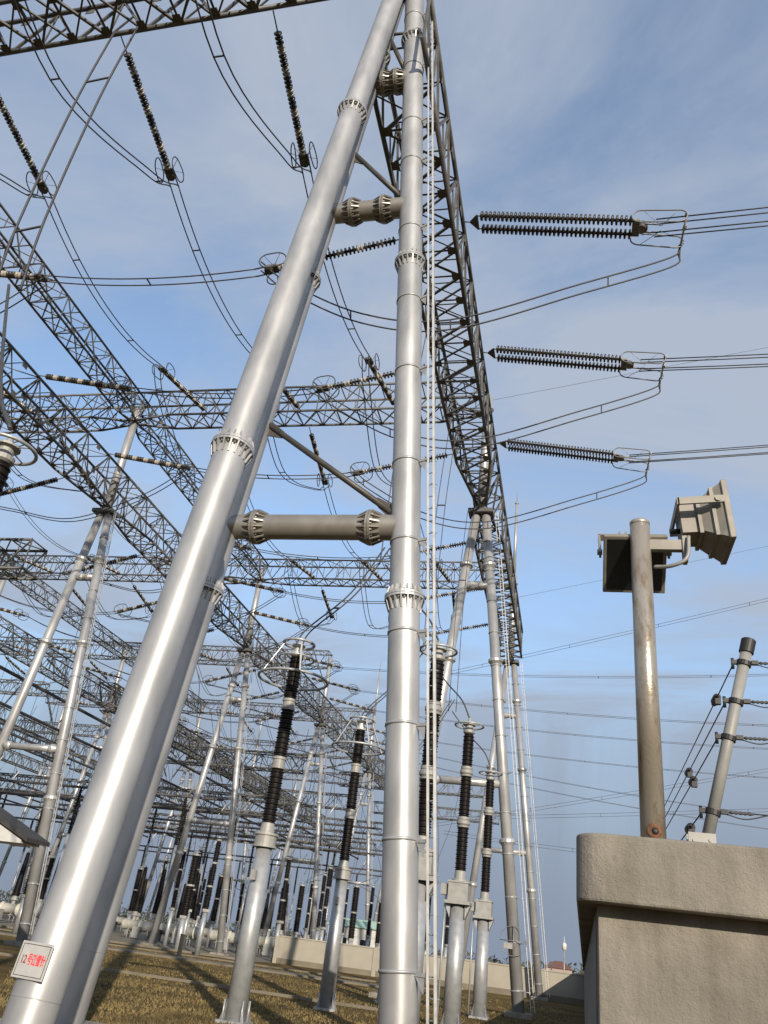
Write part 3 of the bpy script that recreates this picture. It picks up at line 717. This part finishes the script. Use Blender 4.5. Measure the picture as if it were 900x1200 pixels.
def make_cvt():
    rt = empty('voltage_transformer')
    B().tube((0, 0, 0), (0, 0, 3.55), .30, .24, n=28).obj('pedestal', 'galv', rt)
    fb = B().box((0, 0, .03), (.38, .38, .04))
    for k in range(4): a = k * PI / 2 + PI / 4; fb.prism([(.3 * math.cos(a), .3 * math.sin(a), .06), (.45 * math.cos(a), .45 * math.sin(a), .06), (.3 * math.cos(a), .3 * math.sin(a), .5)], (.02, .02, 0))
    fb.obj('base_plate', 'galv', rt)
    bx = B(); bx.box((0, 0, 3.95), (.33, .33, .28)); bx.box((0, 0, 3.62), (.42, .42, .05)); bx.box((0, 0, 4.25), (.36, .36, .03)); bx.obj('tank_box', 'greypaint', rt)
    B().box((-.48, -.05, 4.0), (.12, .13, .17)).obj('terminal_box', 'greypaint', rt)
    br = B()
    for s in (-1, 1): br.prism([(s * .24, -.2, 3.55), (s * .42, -.2, 3.55), (s * .25, -.2, 3.15)], (0, .4, 0))
    br.obj('bracket', 'galv', rt)
    B().tube((-.43, -.1, .1), (-.43, -.1, 3.9), .035, n=8).obj('conduit', 'galv', rt)
    B().lathe((0, 0, 4.28), (0, 0, 1), [(0, .26), (.06, .26), (.08, .19), (.3, .19), (.34, .16)], 24, False).obj('neck', 'greypaint', rt)
    for i, (a, c) in enumerate(((4.6, 6.0), (6.36, 7.72), (8.06, 9.25))):
        shed_stack(B(), a, c, .205, .07, 20, .8).obj('insulator_unit', 'black', rt)
        if i < 2: B().lathe((0, 0, c - .02), (0, 0, 1), [(0, .12), (.02, .21), (.07, .215), (.08, .19), (.13, .235), (.22, .235), (.27, .19), (.28, .21), (.36, .21), (.38, .12)], 20, False).obj('joint_flange', 'joint', rt)
    B().lathe((0, 0, 9.23), (0, 0, 1), [(0, .15), (.05, .21), (.14, .21), (.17, .15), (.3, .15), (.33, .24), (.37, .24), (.40, .08), (.6, .05)], 20, False).obj('top_cap', 'greypaint', rt)
    rg = ringat(B(), 9.55, .52, .035)
    for k in range(4): a = k * PI / 2; rg.tube((.2 * math.cos(a), .2 * math.sin(a), 9.58), (.52 * math.cos(a), .52 * math.sin(a), 9.55), .015, n=5)
    rg.obj('grading_ring', 'galv', rt); return rt
ar = make_arrester()
ARR = [(-8.0, 21.9), (-8.0, 30.4), (-7.7, 38.6)]
AL = ['tall three-ringed arrester right of the huge leaning leg, front one', 'three-ringed arrester just left of the big upright leg, second one', 'three-ringed arrester mostly hidden behind the big upright leg']
for i, (x, y) in enumerate(ARR):
    o = ar if i == 0 else copy_tree(ar); o.location = (x, y, 0); o.rotation_euler.z = i * .15; tag(o, AL[i], 'arrester', 'ringed surge arresters')
cv = make_cvt()
CVT = [(-3.69, 21.5), (-3.69, 29.6), (-3.62, 37.9)]
CL = ['tall black insulator transformer half hidden behind the big upright leg and its ladder', 'middle black insulator transformer post with single top ring', 'smallest, rightmost black insulator transformer post in front of the right A-frame']
for i, (x, y) in enumerate(CVT):
    o = cv if i == 0 else copy_tree(cv); o.location = (x, y, 0); tag(o, CL[i], 'transformer', 'post transformers beside the ladder')
o = copy_tree(cv); o.location = (-10.08, 10.5, -.35); tag(o, 'black insulator with a fat top ring cut by the left edge', 'transformer', 'post transformers beside the ladder')

def cable(pts, r, label, name='dropper_cable', group='dropper cables', m='cable', n=6, cat='cable'):
    o = B().sweep(bez(pts), r, n).obj(name, m); return tag(o, label, cat, group)
PW = ('front', 'second', 'rear')
for i in range(3):
    ax, ay = ARR[i]; cx_, cy_ = CVT[i]; yj = PH[i]
    T = Vector((-5.75, ay + .4, 12.6))
    path2([(-5.6, yj + .3, 24.2), (-5.75, yj - .2, 19), T], '%s twin dropper falling from the main beam jumper between the big legs' % PW[i], .18, .018, lat=(1, 0, 0), name='dropper_cable', nsp=1, cat='cable')
    path2([T + Vector((0, 0, .6)), T + Vector((-.9, 0, -1.0)), (ax + .25, ay, 10.2), (ax, ay, 9.7)], 'twin lead curving to the top of the %s ringed arrester' % PW[i], .14, .025, lat=(.5, .5, .2), name='dropper_cable', nsp=1, cat='cable')
    cable([T, T + Vector((.9, -.1, -1.1)), (cx_ - .35, cy_, 10.5), (cx_, cy_, 9.8)], .03, 'curved lead down to the top of the %s post transformer' % PW[i])
nl = Vector((-10.08, 10.5, 9.4))
path2([(-15.54, 14.0, 29.6), (-15.8, 14.0, 25.6), (-15.8, 14.0, 20), (-15.55, 14.0, 16.9)], 'thick twin dropper slanting down across the upper left sky', .42, .04, lat=(.95, .1, .3), name='dropper_cable', nsp=2, cat='cable')
cable([(-15.55, 14.0, 17.2), (-14.6, 13.4, 15.6), (-11.6, 11.3, 11.3), nl + Vector((-.1, 0, .25))], .045, 'single thick lead dropping onto the insulator at the left edge')

# ---- far equipment: post insulators, gas-insulated tanks with black bushings
def make_post(h0, h1, r, units, base_r=.15):
    rt = empty('post_insulator')
    B().tube((0, 0, 0), (0, 0, h0), base_r, base_r * .9, n=12).obj('pedestal', 'galv', rt)
    B().box((0, 0, h0 + .02), (.26, .26, .1)).obj('base_flange', 'greypaint', rt)
    L = (h1 - h0 - .2) / units
    for k in range(units):
        a = h0 + .12 + k * L
        shed_stack(B(), a, a + L - .16, r, .13, 10).obj('insulator_unit', 'black', rt)
        B().lathe((0, 0, a + L - .17), (0, 0, 1), [(0, r * .6), (.02, r), (.14, r), (.17, r * .6)], 10, False).obj('joint_flange', 'greypaint', rt)
    ringat(B(), h1 + .05, .3, .03, 16).obj('top_ring', 'galv', rt)
    return rt
def make_tank():
    rt = empty('switchgear_tank')
    b = B(); prof = [(0, .1), (.05, .42)]
    for k in range(4): prof += [(.2 + k * 2.0, .5), (2.0 + k * 2.0, .5), (2.0 + k * 2.0, .62), (2.12 + k * 2.0, .62), (2.12 + k * 2.0, .5)]
    prof += [(8.5, .5), (8.6, .1)]
    b.lathe((-4.3, 0, 1.25), (1, 0, 0), prof, 18); b.obj('tank', 'beige', rt)
    for x in (-3.4, -1.2, 1.0, 3.2):
        f = B()
        for s in (-1, 1): f.tube((x, s * .35, 0), (x, s * .35, .95), .05, n=6)
        f.box((x, 0, .72), (.1, .5, .05)); f.obj('stand', 'greypaint', rt)
    for x, m in ((-2.3, 'greypaint'), (2.1, 'greypaint'), (.1, 'darkgrey')):
        c = B().box((x, -.75, .65), (.35, .2, .5)); c.box((x, -.96, .65), (.3, .012, .43)); c.obj('control_cabinet', m, rt)
    for x, lean in ((-3.2, 0), (-1.0, 0), (2.9, 0)):
        bu = B(); d = Vector((lean, 0, 1)).normalized(); p = Vector((x, 0, 1.6)); prof = [(0, .2), (.5, .2), (.5, .4), (.62, .4), (.62, .3)]
        bu.lathe(p, d, prof + [(.9, .3)], 14, False); o1 = bu.obj('turret', 'greypaint', rt)
        prof = []; 
        for k in range(34):
            t = k / 34; rr = .46 - .24 * t; prof += [(.9 + t * 4.2, rr * .75), (.94 + t * 4.2, rr), (.98 + t * 4.2, rr * .75)]
        B().lathe(p, d, prof + [(5.1, .1)], 12).obj('bushing', 'black', rt)
        q = p + d * 5.1; B().tube(q, q + d * .5, .05, n=6).obj('terminal', 'alu', rt)
    return rt
tk = make_tank()
TANKS = [(-50, 84), (-40.5, 85), (-31, 85.5), (-59.5, 83), (-70, 83), (-36, 112), (-48, 112), (-60, 112), (-72, 110), (-82, 108), (-62, 62.5)]
for i, (x, y) in enumerate(TANKS):
    o = tk if i == 0 else copy_tree(tk); o.location = (x, y, 0)
    tag(o, ['beige switchgear tank with black bushings right of the huge leaning leg base', 'beige switchgear tank with black bushings between the arrester and middle A-frame legs', 'beige switchgear tank behind the middle A-frame legs'][i] if i < 3 else 'distant beige switchgear tank with black bushings, %s such from the left' % ORD[sorted([x2 / (y2 + 5) for x2, y2 in TANKS[3:]]).index(x / (y + 5))], 'switchgear', 'switchgear tanks' if i < 3 else 'far switchgear tanks')
pa, pb_ = make_post(3.0, 8.2, .24, 3, .2), make_post(2.4, 7.2, .36, 2, .26)
POSTS = [(0, -27.2, 64), (1, -30.2, 67), (0, -24.5, 74), (1, -27.5, 76), (0, -22, 79), (1, -20.5, 84), (0, -33, 74), (0, -36, 77), (1, -34.5, 81), (0, -25, 88), (0, -19, 92), (1, -28.5, 92), (0, -22, 98),
         (0, -16, 98), (0, -14.2, 90), (0, -12.2, 90), (1, -38, 92), (0, -41, 96), (0, -45, 92), (1, -50, 96), (0, -55, 95), (1, -60, 93), (0, -64, 98), (1, -35, 102), (0, -31, 104), (0, -27, 106), (1, -23, 108), (0, -40, 120), (0, -46, 120), (0, -52, 120), (1, -58, 121), (1, -36, 60), (0, -45, 61), (1, -39, 58.5), (0, -47.5, 63)]
up_ = set(); NTH = ORDL + ['fourteenth', 'fifteenth', 'sixteenth', 'seventeenth', 'eighteenth', 'nineteenth', 'twentieth', 'twenty-first', 'twenty-second', 'twenty-third', 'twenty-fourth']
for k, x, y in POSTS:
    src = pb_ if k else pa
    if src in up_: o = copy_tree(src)
    else: o = src; up_.add(src)
    o.location = (x, y, 0); o.rotation_euler.z = random.random()
    rk = sorted([x2 / (y2 + 5) for k2, x2, y2 in POSTS if k2 == k]).index(x / (y + 5))
    tag(o, 'distant %s black post insulator on a grey pedestal, %s such from the left' % ('stout' if k else 'slim', NTH[rk]), 'insulator post', 'far stout post insulators' if k else 'far slim post insulators')
# curved leads between far posts
for i in range(26):
    a, c = random.sample(POSTS, 2)
    if abs(a[1] - c[1]) > 14 or abs(a[2] - c[2]) > 22: continue
    p = Vector((a[1], a[2], 8.2 if not a[0] else 7.2)); q = Vector((c[1], c[2], 8.2 if not c[0] else 7.2))
    o = B().sweep(arc(p, q, -1.2 if i % 2 else 1.3, 12), .025, 4).obj('lead_wire', 'cable'); tag(o, 'thin lead wire arcing between distant post insulators', 'cable', 'far lead wires')
for i in range(30):
    a = POSTS[i % len(POSTS)]; p = Vector((a[1], a[2], 8.1)); q = p + Vector((random.uniform(-4, 4), random.uniform(-2, 3), random.uniform(10, 16)))
    o = B().sweep(bez([p, p + Vector((.6, .1, 2)), p.lerp(q, .6) + Vector((.5, 0, 0)), q]), .025, 4).obj('dropper_wire', 'cable'); tag(o, 'thin dropper wire rising from a distant post insulator', 'cable', 'far dropper wires')

for i in range(64):
    x = random.uniform(-96, -34); y = random.uniform(56, 150); z0 = random.choice((8, 13.2, 18)); z1 = random.choice((25.5, 26, 31))
    p, q = Vector((x, y, z0)), Vector((x + random.uniform(-3, 3), y + random.uniform(-2, 2), z1))
    o = B().sweep(bez([p, p.lerp(q, .3) + Vector((random.uniform(-1, 1), 0, -.4)), p.lerp(q, .7) + Vector((random.uniform(-.6, .6), 0, 0)), q]), .034, 4).obj('dropper_wire', 'cable'); tag(o, 'thin dropper wire hanging among the far gantries', 'cable', 'far hanging dropper wires')

# ------------------------------------------------------------------ walls and buildings
def bevel(o, wd=.01, seg=2):
    m = o.modifiers.new('bevel', 'BEVEL'); m.width = wd; m.segments = seg; m.limit_method = 'ANGLE'; return o
rt = empty('corner_wall', (0, 0, 0)); tag(rt, 'rough concrete wall corner with thick coping at the lower right', 'wall'); kind(rt, 'thing')
ang = .012
bd = B(); bd.box((2.1, 4.28, 1.14), (1.985, .13, 1.15)); bevel(bd.obj('wall_body', 'concrete', rt), .006)
R2 = Matrix.Rotation(-ang, 3, 'Z')
s2 = B(); s2.box(Vector((.26, 4.39, 1.13)) + R2 @ Vector((0, 34, 0)), (.15, 34, 1.14), R2); s2.obj('side_wall', 'concrete', rt)
cp = B(); rc = .13; cp.prism([(.02 + rc - rc * math.cos(t * PI / 20), 4.0 + rc - rc * math.sin(t * PI / 20), 0) for t in range(11)] + [(4.1, 4.0, 0), (4.1, 4.46, 0), (.44, 4.46, 0), (.44 + 68 * ang, 72, 0), (.02 + 68 * ang, 72, 0)], (0, 0, .285))
o = cp.obj('coping', 'concrete', rt, (0, 0, 2.288)); bevel(o, .012)

def make_flood():
    rt = empty('floodlight')
    b = B(); b.box((0, 0, 0), (.215, .02, .225)); bevel(b.obj('front_frame', 'lamp', rt), .006)
    B().box((0, .018, 0), (.19, .004, .2)).obj('glass', 'glassdark', rt)
    h = B(); fr = [(-.2, -.02, -.21), (.2, -.02, -.21), (.2, -.02, .21), (-.2, -.02, .21)]; md = [(-.17, -.09, -.17), (.17, -.09, -.17), (.17, -.09, .17), (-.17, -.09, .17)]
    bk = [(-.135, -.17, -.12), (.135, -.17, -.12), (.135, -.17, .12), (-.135, -.17, .12)]
    for A, C in ((fr, md), (md, bk)):
        i0 = len(h.v); h.v += [Vector(p) for p in A + C]
        for k in range(4): h.f.append((i0 + k, i0 + (k + 1) % 4, i0 + 4 + (k + 1) % 4, i0 + 4 + k)); h.sm.append(False)
    h.box((0, -.085, 0), (.185, .012, .185)); h.box((0, -.175, 0), (.14, .012, .14)); h.box((0, -.235, -.01), (.115, .06, .11))
    for k in range(5): h.box((-.09 + k * .045, -.23, .105), (.008, .055, .02))
    h.obj('housing', 'lamp', rt)
    br = B()
    for s in (-1, 1): br.box((s * .235, -.17, .06), (.008, .15, .026)); br.tube((s * .22, -.06, .06), (s * .255, -.06, .06), .022, n=8)
    br.box((0, -.318, .06), (.243, .008, .026)); br.obj('bracket', 'lamp', rt)
    B().tube((0, -.29, -.05), (0, -.36, -.05), .02, n=8).obj('cable_gland', 'rubber', rt)
    return rt
pz0, pz1 = 2.57, 4.25
lp = empty('lamp_pole', (.37, 4.16, pz0)); tag(lp, 'weathered brown steel lamp pole standing on the concrete wall', 'lamp pole')
po = B(); po.tube((0, 0, 0), (0, 0, pz1 - pz0), .058, .054, n=32); po.obj('pole', 'rust', lp)
B().lathe((0, 0, pz1 - pz0 - .01), (0, 0, 1), [(0, .054), (.02, .056), (.03, .05)], 24).obj('pole_cap', 'rust', lp)
ch_ = B().lathe((0, -.05, .045), (0, -1, 0), [(0, .034), (.009, .034), (.012, .026), (.012, .004)], 14); ch_.obj('cable_hole_rim', M['rustred'], lp); B().lathe((0.004, -.055, .045), (0, -1, 0), [(0, .016), (.0085, .016), (.009, .002)], 10).obj('cable_hole', 'rubber', lp)
am = B(); am.box((.12, 0, 1.55), (.11, .02, .03)); am.box((.23, 0, 1.56), (.012, .03, .11)); am.obj('arm', 'lamp', lp)
am = B(); am.box((0, .085, 1.585), (.14, .012, .022)); am.obj('arm', 'lamp', lp)
fl = make_flood(); fl.location = (.82, 4.2, 4.29); fl.scale = (.8, .8, .8); fl.rotation_euler = (math.radians(4), 0, -PI / 2); tag(fl, 'grey floodlight pointing right beside the pole top', 'floodlight', 'floodlights on the lamp pole')
f2 = copy_tree(fl); f2.location = (.345, 4.31, 4.08); f2.rotation_euler = (math.radians(-52), 0, PI); f2.scale = (.8, .8, .8); tag(f2, 'dark floodlight tilted downwards behind the pole', 'floodlight', 'floodlights on the lamp pole')
cable([(.62, 4.12, 4.16), (.60, 4.1, 4.02), (.52, 4.12, 3.98), (.44, 4.18, 4.0)], .011, 'short grey cable looping between the two floodlights', 'lamp_cable', 'lamp cables', 'greypaint')

fp = empty('electric_fence_post', (.60, 4.2, 2.57)); tag(fp, 'leaning pale fence post with black cap and clamps on the wall', 'fence post')
dv = Vector((.28, 0, 1.01)); du = dv.normalized()
B().tube((0, 0, 0), dv, .028, n=24).obj('pole', 'pvc', fp); B().lathe(dv - du * .05, du, [(0, .031), (0, .036), (.07, .036), (.075, .03)], 20, False).obj('cap', 'rubber', fp)
bb = B(); bb.box((-.015, -.036, .03), (.06, .005, .035)); bb.box((-.015, .036, .03), (.06, .005, .035)); bb.box((-.015, 0, .003), (.06, .06, .004)); bb.tube((.02, -.046, .035), (.02, .046, .035), .008, n=8); bb.tube((-.05, -.046, .03), (-.05, .046, .03), .008, n=8); bb.obj('base_bracket', 'greypaint', fp)
zw = (.17, .52, .70, .90)
for k, t in enumerate(zw):
    c = dv * t
    cl = B(); cl.lathe(c - du * .018, du, [(0, .027), (0, .036), (.024, .036), (.024, .027)], 16, False); cl.box(c + Vector((.05, 0, 0)), (.016, .012, .01)); cl.box(c + Vector((-.048, 0, .0)), (.013, .01, .01)); cl.tube(c + Vector((-.055, 0, -.035)), c + Vector((-.055, 0, .02)), .008, n=6)
    cl.obj('clamp', 'rubber', fp)
for k, t in enumerate(zw):
    c = Vector(fp.location) + dv * t
    wr = B(); wr.sweep([c + Vector((.06, 0, 0)), c + Vector((3.5, .0, .02))], .0028, 5); wr.sweep(bez([c + Vector((.06, 0, -.01)), c + Vector((.14, 0, -.025)), c + Vector((.24, 0, 0))]), .003, 4); wr.lathe(c + Vector((.07, 0, 0)), (1, 0, 0), [(0, .004)] + [(i * .02 + .01 * j, .009 if j else .005) for i in range(5) for j in (0, 1)] + [(.11, .003)], 6)
    tag(wr.obj('fence_wire', 'cable'), 'thin fence wire running right from the %s clamp of the leaning post' % ('lowest', 'second lowest', 'second highest', 'highest')[k], 'wire', 'electric fence wires')
    e = Vector((c.x - .055 + .012 * 30, 34, c.z))
    p0 = c + Vector((-.055, .02, -.015))
    wr = B(); wr.sweep([p0, e], .0035, 5); tag(wr.obj('fence_wire', 'cable'), 'thin fence wire slanting behind the lamp pole from the %s clamp' % ('lowest', 'second lowest', 'second highest', 'highest')[k], 'wire', 'electric fence wires')
    tt = (.35, .9, 1.5, .5)[k]; d = (e - p0).normalized(); q = p0 + d * tt
    ti = B().lathe(q, d, [(0, .008), (.02, .012), (.04, .022), (.13, .024), (.14, .014), (.18, .014), (.2, .006)], 12); ti.box(q + d * .03 + Vector((0, 0, -.02)), (.015, .015, .025))
    tag(ti.obj('tensioner', 'rubber'), 'black insulator tensioner on the %s slanting fence wire' % ('lowest', 'second lowest', 'second highest', 'highest')[k], 'tensioner', 'fence wire tensioners')

# far perimeter wall in panels
pw = empty('yard_wall', (-23.6, 71.6, 0)); tag(pw, 'low beige rendered wall along the far side of the grass', 'wall'); kind(pw, 'thing')
pm = B().box((0, 0, .98), (2.03, .1, .97)).mesh('panel', M['render']); pc = B().box((0, 0, 1.98), (2.075, .16, .05)).mesh('coping', M['render']); pp = B().box((0, -.02, .97), (.16, .16, 1.0)).mesh('pier', M['render']); pl = B().box((0, -.11, .2), (2.03, .03, .2)).mesh('plinth', M['path'])
for k in range(6):
    x = 2.1 + k * 4.15; inst('panel', pm, pw, Matrix.Translation((x, 0, 0))); inst('coping', pc, pw, Matrix.Translation((x, 0, .0))); inst('plinth', pl, pw, Matrix.Translation((x, 0, 0)))
    if k in (0, 2): inst('pier', pp, pw, Matrix.Translation((x - 2.08, 0, 0)))
# white shed with pale green roof
o = empty('storage_shed', at(427, 1110, 112)); o.location.z = 0; tag(o, 'white shed with pale green roof beyond the yard wall', 'building'); kind(o, 'thing')
B().box((0, 3, 2), (5, 3, 2)).obj('wall', 'white', o); rr = B().prism([(-5.3, -.3, 4.0), (-5.3, 6.3, 4.0), (-5.3, 3, 5.0)], (10.6, 0, 0)); rr.obj('roof', mat('pale_green_sheet', (.35, .5, .4), .6), o)
for x in (-3, 0, 3): B().box((x, -.02, 2.2), (.6, .03, .5)).obj('window', 'glassdark', o)
# gabled hut at the left edge
h = empty('gabled_hut', (-24.95, 30.0, -.12)); tag(h, 'white gabled hut with dark roof cut by the left edge', 'building'); kind(h, 'thing')
B().prism([(-3, .2, 0), (.6, .2, 0), (.6, .2, 4.05), (-3, .2, 4.05)], (0, 1.0, 0)).obj('wall', 'white', h)
B().prism([(0, 0, 5.95), (-4.1, 0, 4.12), (4.0, 0, 4.12), (4.0, 0, 4.25)], (0, 1.3, 0)).obj('gable_board', 'white', h)
for s_ in (-1, 1): B().prism([(0, -.15, 5.97), (s_ * 4.35, -.15, 4.18), (s_ * 4.35, -.15, 4.34), (0, -.15, 6.17)], (0, 1.6, 0)).obj('roof', 'roof', h)
B().box((.9, -.02, 4.85), (.3, .03, .28)).obj('vent', 'roof', h)
# far house and mast lamp
o = empty('far_house', at(655, 1140, 250)); o.location.z = -.3; o.scale = (.8, .8, .8); tag(o, 'tiny pink house with dark red hipped roof on the horizon', 'house'); kind(o, 'thing')
B().box((0, 2.5, 1.9), (4.2, 2.5, 1.9)).obj('wall', mat('pink_render', (.33, .25, .22), .9), o)
rf = B(); i0 = 0; rf.v = [Vector(p) for p in ((-4.7, -.5, 3.8), (4.7, -.5, 3.8), (4.7, 5.5, 3.8), (-4.7, 5.5, 3.8), (-1.5, 2.5, 6.0), (1.5, 2.5, 6.0))]; rf.f = [(0, 1, 5, 4), (1, 2, 5), (2, 3, 4, 5), (3, 0, 4), (0, 3, 2, 1)]; rf.sm = [False] * 5; rf.obj('roof', 'redroof', o)
for x in (-2.8, -.9, .9, 2.8): B().box((x, -.02, 2.3), (.5, .03, .7)).obj('window', 'glassdark', o)
o = empty('camera_pole', at(661, 1150, 112)); o.location.z = 0; tag(o, 'slim pole with a white dome camera beyond the shadowed grass', 'camera pole')
B().tube((0, 0, 0), (0, 0, 4.3), .1, .08, n=10).obj('pole', 'greypaint', o); B().lathe((0, 0, 4.3), (0, 0, 1), [(0, .08), (.1, .28), (.6, .3), (.8, .2), (.85, .05), (1.5, .03)], 12).obj('dome', 'white', o)
o = empty('camera_pole', at(646, 1150, 112)); o.location.z = 0; tag(o, 'bare slim dark pole beside the dome camera pole', 'pole'); B().tube((0, 0, 0), (0, 0, 2.6), .1, .08, n=10).obj('pole', 'lattice', o); B().box((0, 0, 2.65), (.15, .15, .06)).obj('cap', 'lattice', o)
# far tree line
tl = B()
for k in range(900):
    x = random.uniform(-420, 260); y = 430 + random.uniform(0, 60); hh = 3.5 + 3.5 * (math.sin(x * .05) * .5 + .5) * random.random() + random.random() * 2
    for j in range(5):
        c = Vector((x + random.uniform(-3, 3), y, hh * random.uniform(.1, 1))); s = random.uniform(.8, 2.0)
        i0 = len(tl.v); 
        for q in range(3): tl.v.append(c + Vector((random.uniform(-s, s), random.uniform(-s, s), random.uniform(-s, s))))
        tl.f.append((i0, i0 + 1, i0 + 2)); tl.sm.append(False)
o = tl.obj('tree_line', 'foliage'); kind(o, 'stuff'); tag(o, 'distant hazy tree line on the horizon', 'trees')

# ------------------------------------------------------------------ lines crossing the right sky
LN = [((612, 768), (900, 699), 85, 'topmost rising pair of far line wires right of the lamp pole'), ((600, 951), (900, 899), 112, 'rising pair of far wires low behind the lamp pole'), ((600, 956), (900, 946), 115, 'lowest nearly level pair of far wires behind the lamp pole'), ((560, 980), (680, 994), 120, 'short falling far wires left of the concrete coping')]
for a, c, Y, lab in LN:
    p, q = at(*a, Y), at(*c, Y); d = q - p
    twin(p - d * .35, q + d * 1.2, .35, lab, .28, .022, 12, lat=(0, .6, .8), spacer=9)
for a, c, Y, lab in (((571.5, 470), (900, 407), 42.6, 'thin earth wire rising right from the second A-frame mast'), ((602, 701), (900, 640), 70.2, 'faint earth wire rising right from the far A-frame mast')):
    p, q = at(*a, Y), at(*c, Y); o = B().sweep([p, q + (q - p)], .012, 4).obj('earth_wire', 'cable'); tag(o, lab, 'wire', 'earth wires')

# ------------------------------------------------------------------ small things on the near supports
lp0 = Vector((-6.6, 10.59, 0)); lp1 = Vector((-5.6, 14.85, 35)); ld_ = (lp1 - lp0).normalized()
c = lp0 + (lp1 - lp0) * (1.33 / 35); view = (Vector((0, 0, CAMH)) - c).normalized()
nrm = view - ld_ * view.dot(ld_); nrm.normalize(); nrm = Matrix.Rotation(-.62, 3, ld_) @ nrm
xx = ld_.cross(nrm).normalized()
sg = empty('sign_plate'); sg.matrix_world = Matrix.Translation(c + nrm * .345) @ Matrix((xx, ld_, nrm)).transposed().to_4x4()
tag(sg, 'white plate with red lettering strapped to the huge leaning leg', 'sign')
bevel(B().box((0, 0, 0), (.235, .205, .006)).obj('plate', 'plate', sg), .004)
fr_ = B()
for s in (-1, 1): fr_.box((0, s * .175, .0075), (.205, .004, .0012)); fr_.box((s * .205, 0, .0075), (.004, .179, .0011))
fr_.obj('border_line', 'ink', sg)
def text(body, m, x, y, size, sx=1.):
    cu = bpy.data.curves.new('lettering', 'FONT'); cu.body = body; cu.size = size; cu.align_x = 'LEFT'; cu.align_y = 'CENTER'; cu.extrude = .001; cu.offset = .0025
    t = bpy.data.objects.new('lettering', cu); COL.objects.link(t); bpy.context.view_layer.update()
    me = bpy.data.meshes.new_from_object(t.evaluated_get(bpy.context.evaluated_depsgraph_get())); COL.objects.unlink(t); bpy.data.objects.remove(t)
    me.materials.clear(); me.materials.append(M[m]); o = inst('lettering', me, sg, Matrix.Translation((x, y, .0075)) @ Matrix.Diagonal((sx, 1, 1, 1))); return o
text('12', 'darkred', -.175, -.0, .13, .62); text('号避雷针', 'red', -.08, 0, .135, .5)
sp = empty('marker_post', (-24.8, 55.5, 0)); tag(sp, 'short grey marker post standing in the grass left of the front arrester', 'post'); B().box((0, 0, .65), (.13, .08, .65)).obj('body', 'path', sp); B().box((0, 0, 1.33), (.16, .1, .03)).obj('cap', 'path', sp)
# ring frame and cone hood on the second A-frame leg
hp = Vector((-5.4 + 3.1 - 2.8 * (3.0 / 25.7), 42.6 - .33, 3.0))
o = empty('ring_frame', hp); tag(o, 'thin round cable-reel frame with a white box on the A-frame leg', 'cable frame')
b = B().sweep([(.62 * math.cos(2 * PI * k / 28), -.06, .62 * math.sin(2 * PI * k / 28)) for k in range(28)], .016, 6, True); b.obj('ring', 'ringm', o)
b = B(); b.tube((-.62, -.06, 0), (.62, -.06, 0), .02, n=5); b.tube((0, -.06, -.62), (0, -.06, .62), .02, n=5); b.obj('spokes', 'ringm', o); B().box((-.22, -.12, -.22), (.2, .05, .12)).obj('box', 'greypaint', o)
